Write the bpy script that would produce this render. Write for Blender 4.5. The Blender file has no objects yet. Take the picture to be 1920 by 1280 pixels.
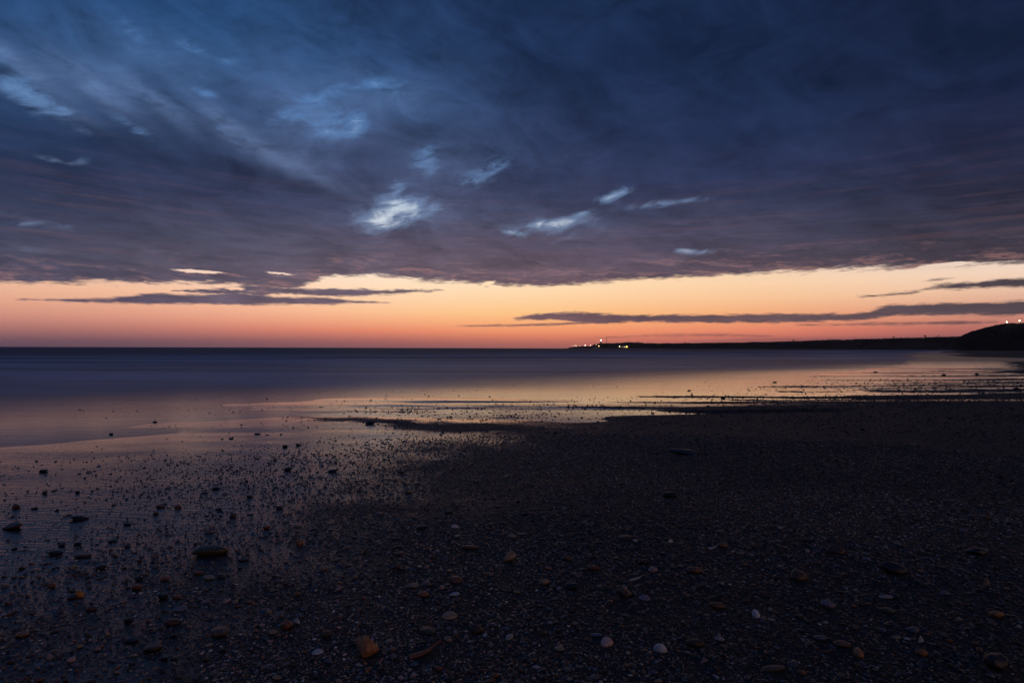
import bpy, bmesh, math, random
import numpy as np
from mathutils import Vector, Matrix, noise as mnoise

C = bpy.context.scene
col = C.collection
random.seed(7)
RNG = np.random.default_rng(11)
R = math.radians

# ------------------------------------------------------------------ camera
CAM_Z = 1.10
F = 1067.0                       # focal length in photo pixels (20 mm on 36 mm)
PITCH, ROLL = 0.67, 0.17         # degrees
cd = bpy.data.cameras.new("camera")
cd.lens = 20.0; cd.sensor_width = 36.0; cd.clip_start = 0.05; cd.clip_end = 40000
cam = bpy.data.objects.new("camera", cd); col.objects.link(cam)
cam.matrix_world = Matrix.Translation((0, 0, CAM_Z)) @ Matrix.Rotation(R(90 + PITCH), 4, 'X') @ Matrix.Rotation(R(ROLL), 4, 'Z')
C.camera = cam
CAMROT = cam.matrix_world.to_3x3()

def ray(px, py):
    return (CAMROT @ Vector(((px - 960) / F, (640 - py) / F, -1.0))).normalized()

def azel(px, py):
    d = ray(px, py)
    return math.degrees(math.atan2(d.x, d.y)), math.degrees(math.asin(d.z))

def at(px, py, D):               # point at horizontal distance-forward D seen at that place of the photo
    d = ray(px, py)
    return Vector((0, 0, CAM_Z)) + d * (D / d.y)

def lin(c):
    c = [v / 255.0 for v in c]
    return tuple((v / 12.92 if v <= 0.04045 else ((v + 0.055) / 1.055) ** 2.4) for v in c)

# ------------------------------------------------------------------ render settings
C.view_settings.view_transform = 'Standard'
C.view_settings.look = 'None'
C.view_settings.gamma = 1.0
C.view_settings.use_curve_mapping = False
C.view_settings.exposure = 0.0
C.render.engine = 'CYCLES'
C.cycles.use_denoising = True
C.cycles.sample_clamp_indirect = 1.5
C.cycles.max_bounces = 4
C.cycles.diffuse_bounces = 2
C.cycles.glossy_bounces = 3

# ------------------------------------------------------------------ world: dusk sky
world = bpy.data.worlds.new("World"); C.world = world; world.use_nodes = True
NT = world.node_tree; NT.nodes.clear()

class E:                          # tiny expression wrapper for node sockets
    def __init__(s, nt, sock): s.nt, s.s = nt, sock
    def _m(s, op, *o):
        n = s.nt.nodes.new('ShaderNodeMath'); n.operation = op
        for i, v in enumerate((s,) + o):
            if isinstance(v, E): s.nt.links.new(v.s, n.inputs[i])
            else: n.inputs[i].default_value = float(v)
        return E(s.nt, n.outputs[0])
    def __add__(s, o): return s._m('ADD', o)
    __radd__ = __add__
    def __sub__(s, o): return s._m('SUBTRACT', o)
    def __rsub__(s, o): return (s * -1.0) + o
    def __mul__(s, o): return s._m('MULTIPLY', o)
    __rmul__ = __mul__
    def __truediv__(s, o): return s._m('DIVIDE', o)
    def abs(s): return s._m('ABSOLUTE')
    def max(s, o): return s._m('MAXIMUM', o)
    def min(s, o): return s._m('MINIMUM', o)
    def pow(s, o): return s._m('POWER', o)
    def sm(s, a, b, c=0.0, d=1.0, kind='SMOOTHSTEP'):
        n = s.nt.nodes.new('ShaderNodeMapRange'); n.interpolation_type = kind; n.clamp = True
        s.nt.links.new(s.s, n.inputs[0])
        for i, v in enumerate((a, b, c, d)): n.inputs[i + 1].default_value = v
        return E(s.nt, n.outputs[0])

def vec(nt, x, y, z=0.0):
    n = nt.nodes.new('ShaderNodeCombineXYZ')
    for i, v in enumerate((x, y, z)):
        if isinstance(v, E): nt.links.new(v.s, n.inputs[i])
        else: n.inputs[i].default_value = v
    return n.outputs[0]

def noise(nt, v, scale=1.0, detail=4.0, rough=0.5, dist=0.0, color=False):
    n = nt.nodes.new('ShaderNodeTexNoise'); n.inputs['Scale'].default_value = scale
    n.inputs['Detail'].default_value = detail; n.inputs['Roughness'].default_value = rough
    n.inputs['Distortion'].default_value = dist
    if v is not None: nt.links.new(v, n.inputs['Vector'])
    return n.outputs['Color'] if color else E(nt, n.outputs[0])

def mapping(nt, v, loc=(0, 0, 0), rot=(0, 0, 0), scale=(1, 1, 1), kind='POINT'):
    n = nt.nodes.new('ShaderNodeMapping'); n.vector_type = kind
    n.inputs['Location'].default_value = loc; n.inputs['Rotation'].default_value = rot
    n.inputs['Scale'].default_value = scale
    nt.links.new(v, n.inputs['Vector'])
    return n.outputs[0]

def mix(nt, f, a, b, mode='MIX'):
    n = nt.nodes.new('ShaderNodeMix'); n.data_type = 'RGBA'; n.blend_type = mode; n.clamp_factor = True
    for i, v in ((0, f), (6, a), (7, b)):
        if isinstance(v, E): nt.links.new(v.s, n.inputs[i])
        elif hasattr(v, 'is_output'): nt.links.new(v, n.inputs[i])
        elif isinstance(v, (tuple, list)): n.inputs[i].default_value = (*v[:3], 1)
        else: n.inputs[i].default_value = v
    return n.outputs[2]

tc = NT.nodes.new('ShaderNodeTexCoord')
sx = NT.nodes.new('ShaderNodeSeparateXYZ'); NT.links.new(tc.outputs['Generated'], sx.inputs[0])
dx, dy, dz = (E(NT, sx.outputs[i]) for i in range(3))
A0 = dx._m('ARCTAN2', dy) * (180 / math.pi)
E0 = dz.max(-0.999).min(0.999)._m('ARCSINE') * (180 / math.pi)

# coordinates on a cloud ceiling overhead, turned and stretched along the wind
inv = dz.max(0.0) + 0.06
plane = vec(NT, dx / inv, dy / inv)
wind = mapping(NT, mapping(NT, plane, rot=(0, 0, R(-50))), scale=(0.62, 1.0, 1.0))
plane2 = mapping(NT, plane, rot=(0, 0, R(10)), scale=(0.35, 1.2, 1.0))

# warp of the directions, growing with height
wn = NT.nodes.new('ShaderNodeSeparateColor')
NT.links.new(noise(NT, vec(NT, A0 * 0.075 + E0 * 0.02, E0 * 0.12 + 3.0), 1.0, 5, 0.58, color=True), wn.inputs[0])
w1, w2 = E(NT, wn.outputs[0]) - 0.5, E(NT, wn.outputs[1]) - 0.5
lift = E0.sm(3, 28, 0.10, 1.0, 'LINEAR')
Aw = A0 + w1 * lift * 9.0
Ew = E0 + w2 * lift * 7.0

# colours of the cloud deck read from the photograph by column and row (sRGB)
CX = [0, 240, 480, 720, 960, 1200, 1440, 1680, 1920]
DECK = {
 -200: [(36,70,120),(38,72,122),(36,66,114),(32,56,98),(27,48,86),(26,44,80),(24,40,74),(22,36,66),(19,32,58)],
 0:   [(38,68,112),(40,74,120),(38,68,110),(33,54,90),(27,46,80),(28,46,80),(25,40,72),(24,36,66),(20,32,58)],
 70:  [(44,78,122),(44,80,126),(44,78,122),(38,62,102),(28,46,80),(26,42,76),(27,42,74),(24,36,66),(20,32,58)],
 140: [(52,78,118),(58,82,122),(52,84,128),(50,78,120),(30,48,82),(27,42,74),(28,42,74),(27,40,70),(22,32,60)],
 200: [(38,62,100),(50,72,110),(66,86,126),(64,88,130),(40,58,94),(30,44,76),(32,46,78),(30,42,72),(26,34,62)],
 270: [(36,52,88),(38,54,88),(58,72,108),(66,80,116),(46,60,94),(36,48,80),(38,50,84),(36,44,74),(34,38,64)],
 330: [(44,54,86),(46,54,86),(50,58,90),(62,72,106),(54,64,98),(44,54,88),(46,54,88),(42,48,78),(38,40,66)],
 390: [(54,62,94),(58,62,94),(60,64,96),(66,72,104),(66,72,104),(58,62,92),(54,58,86),(50,52,78),(44,44,66)],
 440: [(64,68,98),(70,70,98),(76,76,104),(82,78,106),(78,74,102),(74,70,98),(66,64,90),(58,56,78),(52,48,68)],
 500: [(80,76,104),(84,80,106),(98,88,112),(106,92,114),(102,86,108),(92,78,100),(84,72,92),(76,66,82),(68,60,76)],
 560: [(90,80,104),(94,82,108),(104,88,110),(110,92,112),(112,88,104),(104,82,98),(98,80,92),(92,76,88),(84,72,84)],
 640: [(92,76,98),(98,78,100),(104,80,100),(110,82,100),(116,80,94),(108,78,90),(100,74,86),(90,68,80),(80,62,74)],
}
CLEAR = {
 300: [(110,150,195),(110,150,195),(120,160,200),(150,182,212),(150,180,212),(150,178,208),(140,170,200),(130,160,190),(120,150,180)],
 430: [(170,190,210),(180,195,215),(205,215,225),(215,225,235),(205,220,232),(180,200,220),(180,195,215),(190,195,210),(200,195,205)],
 500: [(236,196,172),(244,204,182),(250,222,206),(254,230,208),(254,226,196),(252,218,180),(250,216,184),(246,216,190),(242,214,192)],
 545: [(234,174,142),(244,188,152),(252,204,170),(255,220,182),(255,220,176),(254,212,166),(250,204,158),(244,200,164),(230,184,158)],
 590: [(206,140,124),(226,154,130),(246,172,138),(255,190,138),(255,196,130),(252,182,122),(244,166,116),(228,152,120),(196,132,116)],
 618: [(164,108,106),(184,116,108),(216,126,108),(240,140,106),(252,156,104),(250,150,104),(236,134,102),(206,112,98),(160,98,98)],
 638: [(120,86,98),(132,90,100),(154,98,100),(184,106,100),(212,118,98),(214,116,98),(196,106,98),(160,94,94),(122,82,88)],
 654: [(98,76,92),(106,80,94),(120,84,94),(138,90,96),(160,98,96),(170,98,92),(150,90,90),(124,82,86),(100,74,82)],
}
def sample(tab, px, py):
    ys = sorted(tab); py = min(max(py, ys[0]), ys[-1]); px = min(max(px, 0), 1920)
    j = max(i for i in range(len(ys)) if ys[i] <= py); j = min(j, len(ys) - 2)
    t = (py - ys[j]) / (ys[j + 1] - ys[j]); i = min(int(px // 240), 7); u = px / 240 - i
    L = lambda r, k: np.array(lin(tab[r][k]))
    a = L(ys[j], i) * (1 - u) + L(ys[j], i + 1) * u
    b = L(ys[j + 1], i) * (1 - u) + L(ys[j + 1], i + 1) * u
    return a * (1 - t) + b * t
Rinv = np.array(CAMROT.inverted())
def to_px(az, el):
    a, e = R(az), R(el)
    v = Rinv @ np.array([math.sin(a) * math.cos(e), math.cos(a) * math.cos(e), math.sin(e)])
    return 960 + F * v[0] / -v[2], 640 - F * v[1] / -v[2]

def colour_field(tab, rows, Ac, Ec):
    azs = [-44, -35, -27, -20, -13, -7, -1, 5, 11, 18, 25, 32, 38, 44]
    out = None
    t = Ac.sm(-60, 60, 0, 1, 'LINEAR')
    prev = None
    for el in rows:
        r = NT.nodes.new('ShaderNodeValToRGB'); NT.links.new(t.s, r.inputs[0])
        cr = r.color_ramp; cr.interpolation = 'EASE' if False else 'B_SPLINE'
        for k, az in enumerate(azs):
            c = sample(tab, *to_px(az, el)); p = (az + 60) / 120
            if k < 2: e = cr.elements[k]; e.position = p
            else: e = cr.elements.new(p)
            e.color = (*c, 1)
        if out is None: out = r.outputs[0]
        else:
            f = Ec.sm(prev, el, 0, 1, 'LINEAR')
            out = mix(NT, f, out, r.outputs[0])
        prev = el
    return out
deck = colour_field(DECK, [0, 2, 4.5, 7, 10, 13, 16, 19.5, 23, 27, 31, 37, 45], Aw, Ew)
clear = colour_field(CLEAR, [0, 0.5, 1.0, 1.7, 2.5, 3.5, 4.7, 6, 8, 11, 16], A0, E0)

def curve(pts, half=50.0):       # pts in photo pixels -> elevation (deg) as a function of azimuth
    n = NT.nodes.new('ShaderNodeFloatCurve')
    ps = sorted(azel(*p) for p in pts)
    return n, ps
def fcurve(vals, lo, hi):        # vals: (az, value); returns socket expr with value
    n = NT.nodes.new('ShaderNodeFloatCurve'); c = n.mapping.curves[0]
    vals = sorted(vals)
    P = [((a + 50) / 100, (v - lo) / (hi - lo)) for a, v in vals]
    while len(c.points) < len(P): c.points.new(0.5, 0.5)
    for p, (x, y) in zip(c.points, P): p.location = (x, y); p.handle_type = 'AUTO_CLAMPED'
    n.mapping.use_clip = True; n.mapping.update()
    NT.links.new((A0.sm(-50, 50, 0, 1, 'LINEAR')).s, n.inputs['Value'])
    return E(NT, n.outputs[0]) * (hi - lo) + lo

# small ragged noise near the horizon (in angles, long and thin)
rag = vec(NT, A0 * 0.22, E0 * 1.1)
n_rag = noise(NT, rag, 1.6, 6, 0.62) - 0.5
rag_f = vec(NT, A0 * 0.9, E0 * 5.0)
n_fine = noise(NT, rag_f, 1.0, 5, 0.6) - 0.5

edge_px = [(0,534),(300,533),(430,536),(520,545),(600,526),(640,519),(720,520),(800,529),(860,531),(930,537),(1000,539),(1100,534),(1200,527),(1300,521),(1400,516),(1500,511),(1600,507),(1700,506),(1800,501),(1920,497)]
edge = fcurve([azel(*p) for p in edge_px], 0, 12)
deck_m = (E0 - edge + n_rag * 1.1 + n_fine * 1.0).sm(-0.10, 0.42)

def strip(pts, ragged=1.0, soft=0.20, opacity=1.0):
    """pts: (px, y centre, half thickness in px) - a thin bank of cloud near the horizon"""
    ce, th = [], []
    for x, y, t in pts:
        a, e = azel(x, y); a2, e2 = azel(x, y - t)
        ce.append((a, e)); th.append((a, e2 - e))
    a0, a1 = min(c[0] for c in ce), max(c[0] for c in ce)
    th = [(a0 - 1.0, -0.25)] + th + [(a1 + 1.0, -0.25)]
    if a0 - 3 > -49: th = [(a0 - 3, -0.6)] + th
    if a1 + 3 < 49: th = th + [(a1 + 3, -0.6)]
    c = fcurve(ce, 0, 12); h = fcurve(th, -1, 3)
    return (h - (E0 - c).abs() + n_rag * 0.55 * ragged + n_fine * 0.55 * ragged).sm(-soft * 0.5, soft) * opacity

strips = [
 strip([(40,562,0.4),(120,563,2),(240,562,8),(300,560,11),(380,561,10),(450,560,12),(520,563,8),(600,564,7),(680,566,3),(728,568,0.4)], 0.8),
 strip([(420,543,5),(480,542,8),(560,546,7),(640,549,8),(700,548,6),(770,546,4),(828,544,0.5)], 1.1),
 strip([(330,545,1),(380,546,5),(450,548,6),(520,550,4)], 1.6),
 strip([(965,597,2),(1040,593,8),(1110,596,10),(1200,598,7),(1300,597,8),(1420,597,9),(1540,596,8),(1620,592,8),(1680,582,11),(1760,580,12),(1850,578,13),(1920,576,14)], 1.0),
 strip([(860,611,0.6),(930,610,2),(1000,609,2.5),(1060,607,2.5),(1110,603,3)], 0.5),
 strip([(1615,556,1.5),(1660,553,3),(1710,549,3),(1740,541,4),(1800,536,7),(1860,532,8),(1920,530,9)], 1.1),
 strip([(1735,527,0.6),(1760,524,2),(1780,522,0.6)], 0.6),
 strip([(1500,609,0.7),(1600,608,2),(1700,606,3),(1800,605,4),(1860,604,2)], 0.8, opacity=0.85),
 strip([(1100,634,0.6),(1200,630,2),(1300,628,3),(1400,629,3),(1450,630,1)], 0.8, 0.25, 0.55),
 strip([(1300,640,1),(1420,637,4),(1560,636,4),(1700,634,4),(1850,634,4)], 0.6, 0.35, 0.5),
 strip([(345,557,0.5),(370,556.5,1.5),(392,557,0.5)], 0.3),
]
low = strips[0]
for s_ in strips[1:]: low = low.max(s_)

def blob(px, py, rx, ry, rot=0.0, amp=1.0, v=None, inner=0.0):
    a, e = azel(px, py)
    a1, _ = azel(px + 10, py); _, e1 = azel(px, py - 10)
    kx, ky = abs(a1 - a) / 10, abs(e1 - e) / 10
    vx, vy = v if v is not None else (A0, E0)
    c, s_ = math.cos(R(rot)), math.sin(R(rot)); X, Y = rx * kx, ry * ky
    x = vy._m('MULTIPLY_ADD', s_ / X, vx._m('MULTIPLY_ADD', c / X, -(a * c + e * s_) / X))
    y = vy._m('MULTIPLY_ADD', c / Y, vx._m('MULTIPLY_ADD', -s_ / Y, (a * s_ - e * c) / Y))
    r2 = x._m('MULTIPLY_ADD', x, y * y)
    n = NT.nodes.new('ShaderNodeMath'); n.operation = 'POWER'; n.inputs[0].default_value = 0.11
    NT.links.new(r2.s, n.inputs[1])
    return E(NT, n.outputs[0]) * amp

# compensate the mean of the warp by reading blobs in lightly warped angles
wv2 = (A0 + w1 * lift * 4.0, E0 + w2 * lift * 3.0)
streak = noise(NT, wind, 2.0, 5, 0.58, 0.6) - 0.5            # drawn out along the wind
puff = noise(NT, wind, 6.0, 5, 0.62, 0.3) - 0.5
det = noise(NT, vec(NT, A0 * 0.34 + E0 * 0.10, E0 * 0.95 - A0 * 0.22), 1.0, 5, 0.66, 0.5) - 0.5   # fine tatters in the openings
mott = noise(NT, vec(NT, A0 * 0.13 + E0 * 0.05 + 5.0, E0 * 0.23 + A0 * 0.03), 1.0, 6, 0.62, 0.9) - 0.5   # broad mottling

# slits of clear sky in the lower deck (E0 angles)
gaps = [blob(378, 509, 66, 3.8, 0, 1.2, (A0 + n_rag * 4.0, E0 + n_fine * 0.35)),
        blob(520, 512, 50, 2.6, -3, .8, (A0 + n_rag * 4.0, E0 + n_fine * 0.45)),
        blob(664, 529, 70, 10, 0, 1.3, (A0 + n_rag, E0 + n_fine * 0.4)),
        blob(1770, 497, 85, 5.5, 2, 1.2, (A0, E0 + n_fine * 0.45)),
        blob(440, 541, 30, 5, 0, .9, (A0, E0 + n_fine * 0.6)),
        blob(915, 531, 22, 5, 12, .9, (A0, E0 + n_fine * 0.5))]
gap = gaps[0]
for g in gaps[1:]: gap = gap.max(g)
gap = gap.sm(0.25, 0.6)

# brighter openings higher up: (x, y, rx, ry, rotation, strength)
HOLES = [(735,402,74,26,12,1.25),(718,416,38,13,10,1.0),(748,380,44,14,8,0.8),(800,398,55,12,14,0.5),
 (625,232,52,20,20,0.85),(668,232,24,24,40,0.7),(560,208,70,22,28,0.5),(610,180,50,20,30,0.42),(650,252,40,12,10,0.5),(720,155,70,22,0,0.35),(690,160,34,14,20,0.3),
 (800,292,34,20,25,0.8),(806,325,22,14,20,0.35),(905,325,52,22,24,0.5),(930,308,24,15,30,0.45),(880,343,34,8,10,0.4),
 (750,352,26,14,35,0.6),(1150,367,36,9,18,1.0),(1135,372,20,8,0,0.6),(1240,382,110,8,2,0.42),(1045,417,66,12,6,1.05),(1030,420,40,8,4,0.6),(1090,397,18,6,15,0.5),
 (965,438,26,6,-4,0.9),(1280,467,30,6,-8,0.8),(1325,470,50,6,0,0.45),(1050,435,150,26,0,0.20),
 (60,186,62,24,-18,0.95),(15,112,60,16,-28,0.40),(20,165,40,30,-10,0.25),(120,215,60,16,-38,0.45),
 (245,240,60,10,-20,0.45),(255,60,36,18,-35,0.42),(355,84,46,16,-18,0.35),(432,114,26,10,10,0.35),(383,172,30,10,0,0.42),(248,92,20,10,0,0.2),
 (415,246,40,9,-25,0.26),(250,192,60,8,-30,0.18),
 (98,296,44,8,-6,0.42),(155,302,22,7,10,0.35),(75,417,90,9,3,0.36),(20,396,40,10,0,0.2),(55,470,80,8,0,0.2)]
SOFT = [(40,122,110,26,-28,.62),(170,160,120,30,-28,.50),(285,190,100,22,-25,.62),(420,238,90,26,-32,.60),(500,282,80,18,-30,.55),(590,328,80,15,-24,.5),
 (590,225,120,50,0,.32),(720,175,110,45,0,.22),(560,290,90,30,-10,.25),(130,215,90,20,-22,.22),(840,310,130,50,10,.16),(1050,425,200,30,0,.14),(760,395,140,40,0,.28),(300,110,160,60,0,.16)]
soft = None
for h in SOFT:
    b = blob(h[0], h[1], h[2] * 1.2, h[3] * 1.3, h[4], h[5], wv2)
    soft = b if soft is None else soft + b - soft * b
soft = soft * (mott * 2.4 + det * 1.6 + 1.05).max(0.0)
hole = None
for h in HOLES:
    b = blob(h[0], h[1], h[2] * 1.25, h[3] * 1.35, h[4], h[5], wv2)
    hole = b if hole is None else hole + b - hole * b * 0.5
hole = (hole * 0.92 + (det * 2.9 + puff * 0.5) * hole.max(0.0).pow(0.55)).max(0.0)

DARK = [(205,205,80,17,-14,0.55),(300,225,70,20,-22,0.45),(240,262,220,32,-12,0.42),(420,300,150,24,-16,0.38),(20,140,34,14,0,0.7),(430,235,60,18,-25,0.35),
 (560,345,130,26,-10,0.32),(120,320,190,22,0,0.20),(640,360,60,14,-8,0.3),(640,290,80,14,0,0.22),(760,255,60,20,20,.25),(1180,355,60,7,0,.25),(1010,400,120,10,0,.12),
 (90,380,160,20,0,0.10),(850,240,120,60,0,0.15),(1000,150,160,80,0,0.12),(640,110,80,30,-10,.12),(1280,375,90,6,0,.15),(1150,450,200,9,0,.12),(700,437,90,6,10,.2),(860,175,70,25,0,.1)]
dark = None
for h in DARK:
    b = blob(h[0], h[1], h[2] * 1.25, h[3] * 1.25, h[4], h[5], wv2)
    dark = b if dark is None else dark + b - dark * b

# texture of the deck
up = E0.sm(6, 22)
bands = noise(NT, plane2, 1.6, 6, 0.62) - 0.5          # long near-horizontal bands lower down
lowbands = noise(NT, vec(NT, A0 * 0.10, E0 * 1.3), 1.0, 6, 0.62, 0.4) - 0.5
lum = (streak * up * 0.45 + puff * up * 0.25 + bands * 0.45 + mott * (up * 0.55 + 0.95) + det * 0.40 + 1.0) * (1.0 - dark * 0.75)
vm = NT.nodes.new('ShaderNodeVectorMath'); vm.operation = 'SCALE'
NT.links.new(deck, vm.inputs[0]); NT.links.new(lum.max(0.2).s, vm.inputs[3])
deckc = vm.outputs[0]
# rosy light caught by the underside of the low deck
rose = (noise(NT, vec(NT, A0 * 0.07 + 3.1, E0 * 1.9 + A0 * 0.03), 1.0, 6, 0.60, 0.5)).sm(0.46, 0.72) * E0.sm(5.5, 8) * E0.sm(20, 8) 
deckc = mix(NT, rose * 0.18, deckc, lin((128, 92, 104)))
deckc = mix(NT, lowbands.sm(0.0, 0.25) * E0.sm(16, 6) * 0.25, deckc, lin((60, 58, 88)))
# finer flowing layers low down
flow = noise(NT, vec(NT, A0 * 0.16 + E0 * 0.3, E0 * 1.6 + A0 * 0.05 + mott * 3.0), 1.0, 6, 0.62, 0.6) - 0.5
fl = NT.nodes.new('ShaderNodeMix'); fl.data_type = 'RGBA'; fl.blend_type = 'MULTIPLY'; fl.inputs[0].default_value = 1.0
NT.links.new(deckc, fl.inputs[6])
cmb = NT.nodes.new('ShaderNodeCombineColor')
g_ = flow * E0.sm(20, 9) * 0.75 + 1.0
lowf = E0.sm(20, 8)
for k_, a_, b_ in ((0, 1.0, 0.02), (1, 1.0, 0.05), (2, 1.0, -0.10)):
    NT.links.new((g_ * (lowf * b_ + a_)).s, cmb.inputs[k_])
NT.links.new(cmb.outputs[0], fl.inputs[7])
deckc = fl.outputs[2]
deckc = mix(NT, soft * 0.95, deckc, mix(NT, E0.sm(10, 26), lin((108, 118, 152)), lin((100, 134, 184))))
# openings: blue-lit thin cloud, then clear sky
deckc = mix(NT, hole.sm(0.05, 0.75) * 0.75, deckc, mix(NT, E0.sm(8, 24), lin((122, 138, 168)), lin((82, 124, 178))))
deckc = mix(NT, hole.sm(0.60, 1.55), deckc, clear)
rim = (E0 - edge).sm(3.2, 0.0) * (E0 - edge).sm(-0.6, 0.1) * (flow * 1.6 + n_fine * 1.2 + n_rag * 0.8).sm(0.0, 0.34)
deckc = mix(NT, rim * 0.34, deckc, lin((196, 140, 128)))
hs = NT.nodes.new('ShaderNodeHueSaturation'); hs.inputs['Saturation'].default_value = 0.98; hs.inputs['Value'].default_value = 1.03
NT.links.new(clear, hs.inputs['Color']); clear = hs.outputs[0]
bodyfac = deck_m.max(low) * (1.0 - gap)
sky = mix(NT, bodyfac, clear, deckc)

# far side of the sky (behind the camera): plain dull blue deck, and below the horizon
back = A0.abs().sm(55, 150)
backcol = mix(NT, E0.sm(0, 40), lin((40, 46, 72)), lin((32, 56, 98)))
sky = mix(NT, back, sky, backcol)
sky = mix(NT, E0.sm(45, 80), sky, lin((34, 60, 104)))
sky = mix(NT, E0.sm(-0.2, -2.0), sky, lin((40, 34, 44)))

SUN_AZ, SUN_EL = 6.0, -6.0
nish = NT.nodes.new('ShaderNodeTexSky'); nish.sky_type = 'NISHITA'; nish.sun_disc = False
nish.sun_elevation = R(SUN_EL); nish.sun_rotation = R(SUN_AZ)
bg1 = NT.nodes.new('ShaderNodeBackground'); NT.links.new(sky, bg1.inputs[0]); bg1.inputs[1].default_value = 1.0
bg2 = NT.nodes.new('ShaderNodeBackground'); NT.links.new(nish.outputs[0], bg2.inputs[0]); bg2.inputs[1].default_value = 0.05
add = NT.nodes.new('ShaderNodeAddShader'); NT.links.new(bg1.outputs[0], add.inputs[0]); NT.links.new(bg2.outputs[0], add.inputs[1])
wo = NT.nodes.new('ShaderNodeOutputWorld'); NT.links.new(add.outputs[0], wo.inputs[0])
world.cycles.sampling_method = 'MANUAL'; world.cycles.sample_map_resolution = 512
#@@REST
# ------------------------------------------------------------------ one weak warm directional lamp, standing in for unseen promenade lamps behind right
sd = bpy.data.lights.new("town_glow", 'SUN'); sd.energy = 0.22; sd.angle = R(6); sd.color = (1.0, 0.56, 0.30)
town_glow = bpy.data.objects.new("town_glow", sd); col.objects.link(town_glow)
town_glow.rotation_euler = Vector((-0.80, 0.62, -0.26)).to_track_quat('-Z', 'Y').to_euler()

# ------------------------------------------------------------------ small helpers
def tag(o, label=None, cat=None, group=None, kind=None):
    if label: o['label'] = label
    if cat: o['category'] = cat
    if group: o['group'] = group
    if kind: o['kind'] = kind
    return o

def link(name, data, parent=None):
    o = bpy.data.objects.new(name, data); col.objects.link(o)
    if parent is not None: o.parent = parent
    return o

def empty(name, loc, label, cat, group=None):
    o = bpy.data.objects.new(name, None); col.objects.link(o); o.location = loc
    o.empty_display_size = 0.2
    return tag(o, label, cat, group)

def mesh_np(name, verts, faces, mat=None, smooth=True):
    me = bpy.data.meshes.new(name)
    verts = np.asarray(verts, dtype=np.float32); faces = np.asarray(faces, dtype=np.int32)
    k = faces.shape[1]
    me.vertices.add(len(verts)); me.vertices.foreach_set('co', verts.ravel())
    me.loops.add(faces.size); me.loops.foreach_set('vertex_index', faces.ravel())
    me.polygons.add(len(faces)); me.polygons.foreach_set('loop_start', np.arange(0, faces.size, k, dtype=np.int32))
    me.update(calc_edges=True); me.validate()
    me.polygons.foreach_set('use_smooth', np.full(len(me.polygons), smooth))
    if mat: me.materials.append(mat)
    return me

def attr(me, name, vals):
    a = me.attributes.new(name, 'FLOAT', 'POINT'); a.data.foreach_set('value', np.asarray(vals, dtype=np.float32).ravel())

def grid_faces(n, m):
    i = np.arange(n - 1)[:, None] * m + np.arange(m - 1)[None, :]
    return np.stack([i, i + 1, i + m + 1, i + m], -1).reshape(-1, 4)

def sstep(a, b, x):
    t = np.clip((x - a) / (b - a), 0, 1); return t * t * (3 - 2 * t)

def vnoise(x, y, seed=0):
    xi, yi = np.floor(x).astype(np.int64), np.floor(y).astype(np.int64)
    fx, fy = x - xi, y - yi; fx = fx * fx * (3 - 2 * fx); fy = fy * fy * (3 - 2 * fy)
    def h(a, b):
        v = (a * 374761393 + b * 668265263 + seed * 974634777) & 0xffffffff
        v = ((v ^ (v >> 13)) * 1274126177) & 0xffffffff
        return ((v ^ (v >> 16)) & 0xffff) / 65535.0
    return (h(xi, yi) * (1 - fx) + h(xi + 1, yi) * fx) * (1 - fy) + (h(xi, yi + 1) * (1 - fx) + h(xi + 1, yi + 1) * fx) * fy - 0.5

def fbm(x, y, seed=0, octv=4):
    s, a = 0, 1.0
    for k in range(octv):
        s = s + a * vnoise(x * 2 ** k + 17.3 * k, y * 2 ** k - 9.1 * k, seed + k); a *= 0.5
    return s

def new_mat(name):
    m = bpy.data.materials.new(name); m.use_nodes = True; nt = m.node_tree
    b = nt.nodes['Principled BSDF']
    return m, nt, b

def setp(nt, b, **kw):
    for k, v in kw.items():
        i = b.inputs[k.replace('_', ' ')]
        if isinstance(v, E): nt.links.new(v.s, i)
        elif hasattr(v, 'is_output'): nt.links.new(v, i)
        elif isinstance(v, (tuple, list)): i.default_value = (*v, 1) if len(v) == 3 else v
        else: i.default_value = v

def geo(nt):
    n = nt.nodes.new('ShaderNodeNewGeometry'); return n.outputs['Position']

def xyz(nt, v):
    n = nt.nodes.new('ShaderNodeSeparateXYZ'); nt.links.new(v, n.inputs[0]); return [E(nt, o) for o in n.outputs]

def getattr_(nt, name, kind='GEOMETRY'):
    n = nt.nodes.new('ShaderNodeAttribute'); n.attribute_name = name; n.attribute_type = kind; return n

def bump(nt, h, dist, strength=1.0, normal=None):
    n = nt.nodes.new('ShaderNodeBump'); n.inputs['Distance'].default_value = dist
    if isinstance(strength, E): nt.links.new(strength.s, n.inputs['Strength'])
    else: n.inputs['Strength'].default_value = strength
    nt.links.new(h.s, n.inputs['Height'])
    if normal is not None: nt.links.new(normal, n.inputs['Normal'])
    return n.outputs[0]

# ------------------------------------------------------------------ the beach: shape of the ground
SHORE = np.array([(-30, -14), (-6, -3.5), (-1.6, 0.2), (-0.85, 1.5), (-0.80, 2.3), (-0.85, 3.45), (-0.4, 4.9), (0.1, 6.6), (0.7, 8.0), (1.6, 9.3), (3.2, 10.6), (6.5, 12.6), (10, 15.4),
                  (14.5, 19.2), (20, 24), (29, 32), (42, 48), (64, 80), (100, 133), (250, 330), (560, 700), (900, 900)], float)
SEG_A, SEG_B = SHORE[:-1], SHORE[1:]

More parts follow.
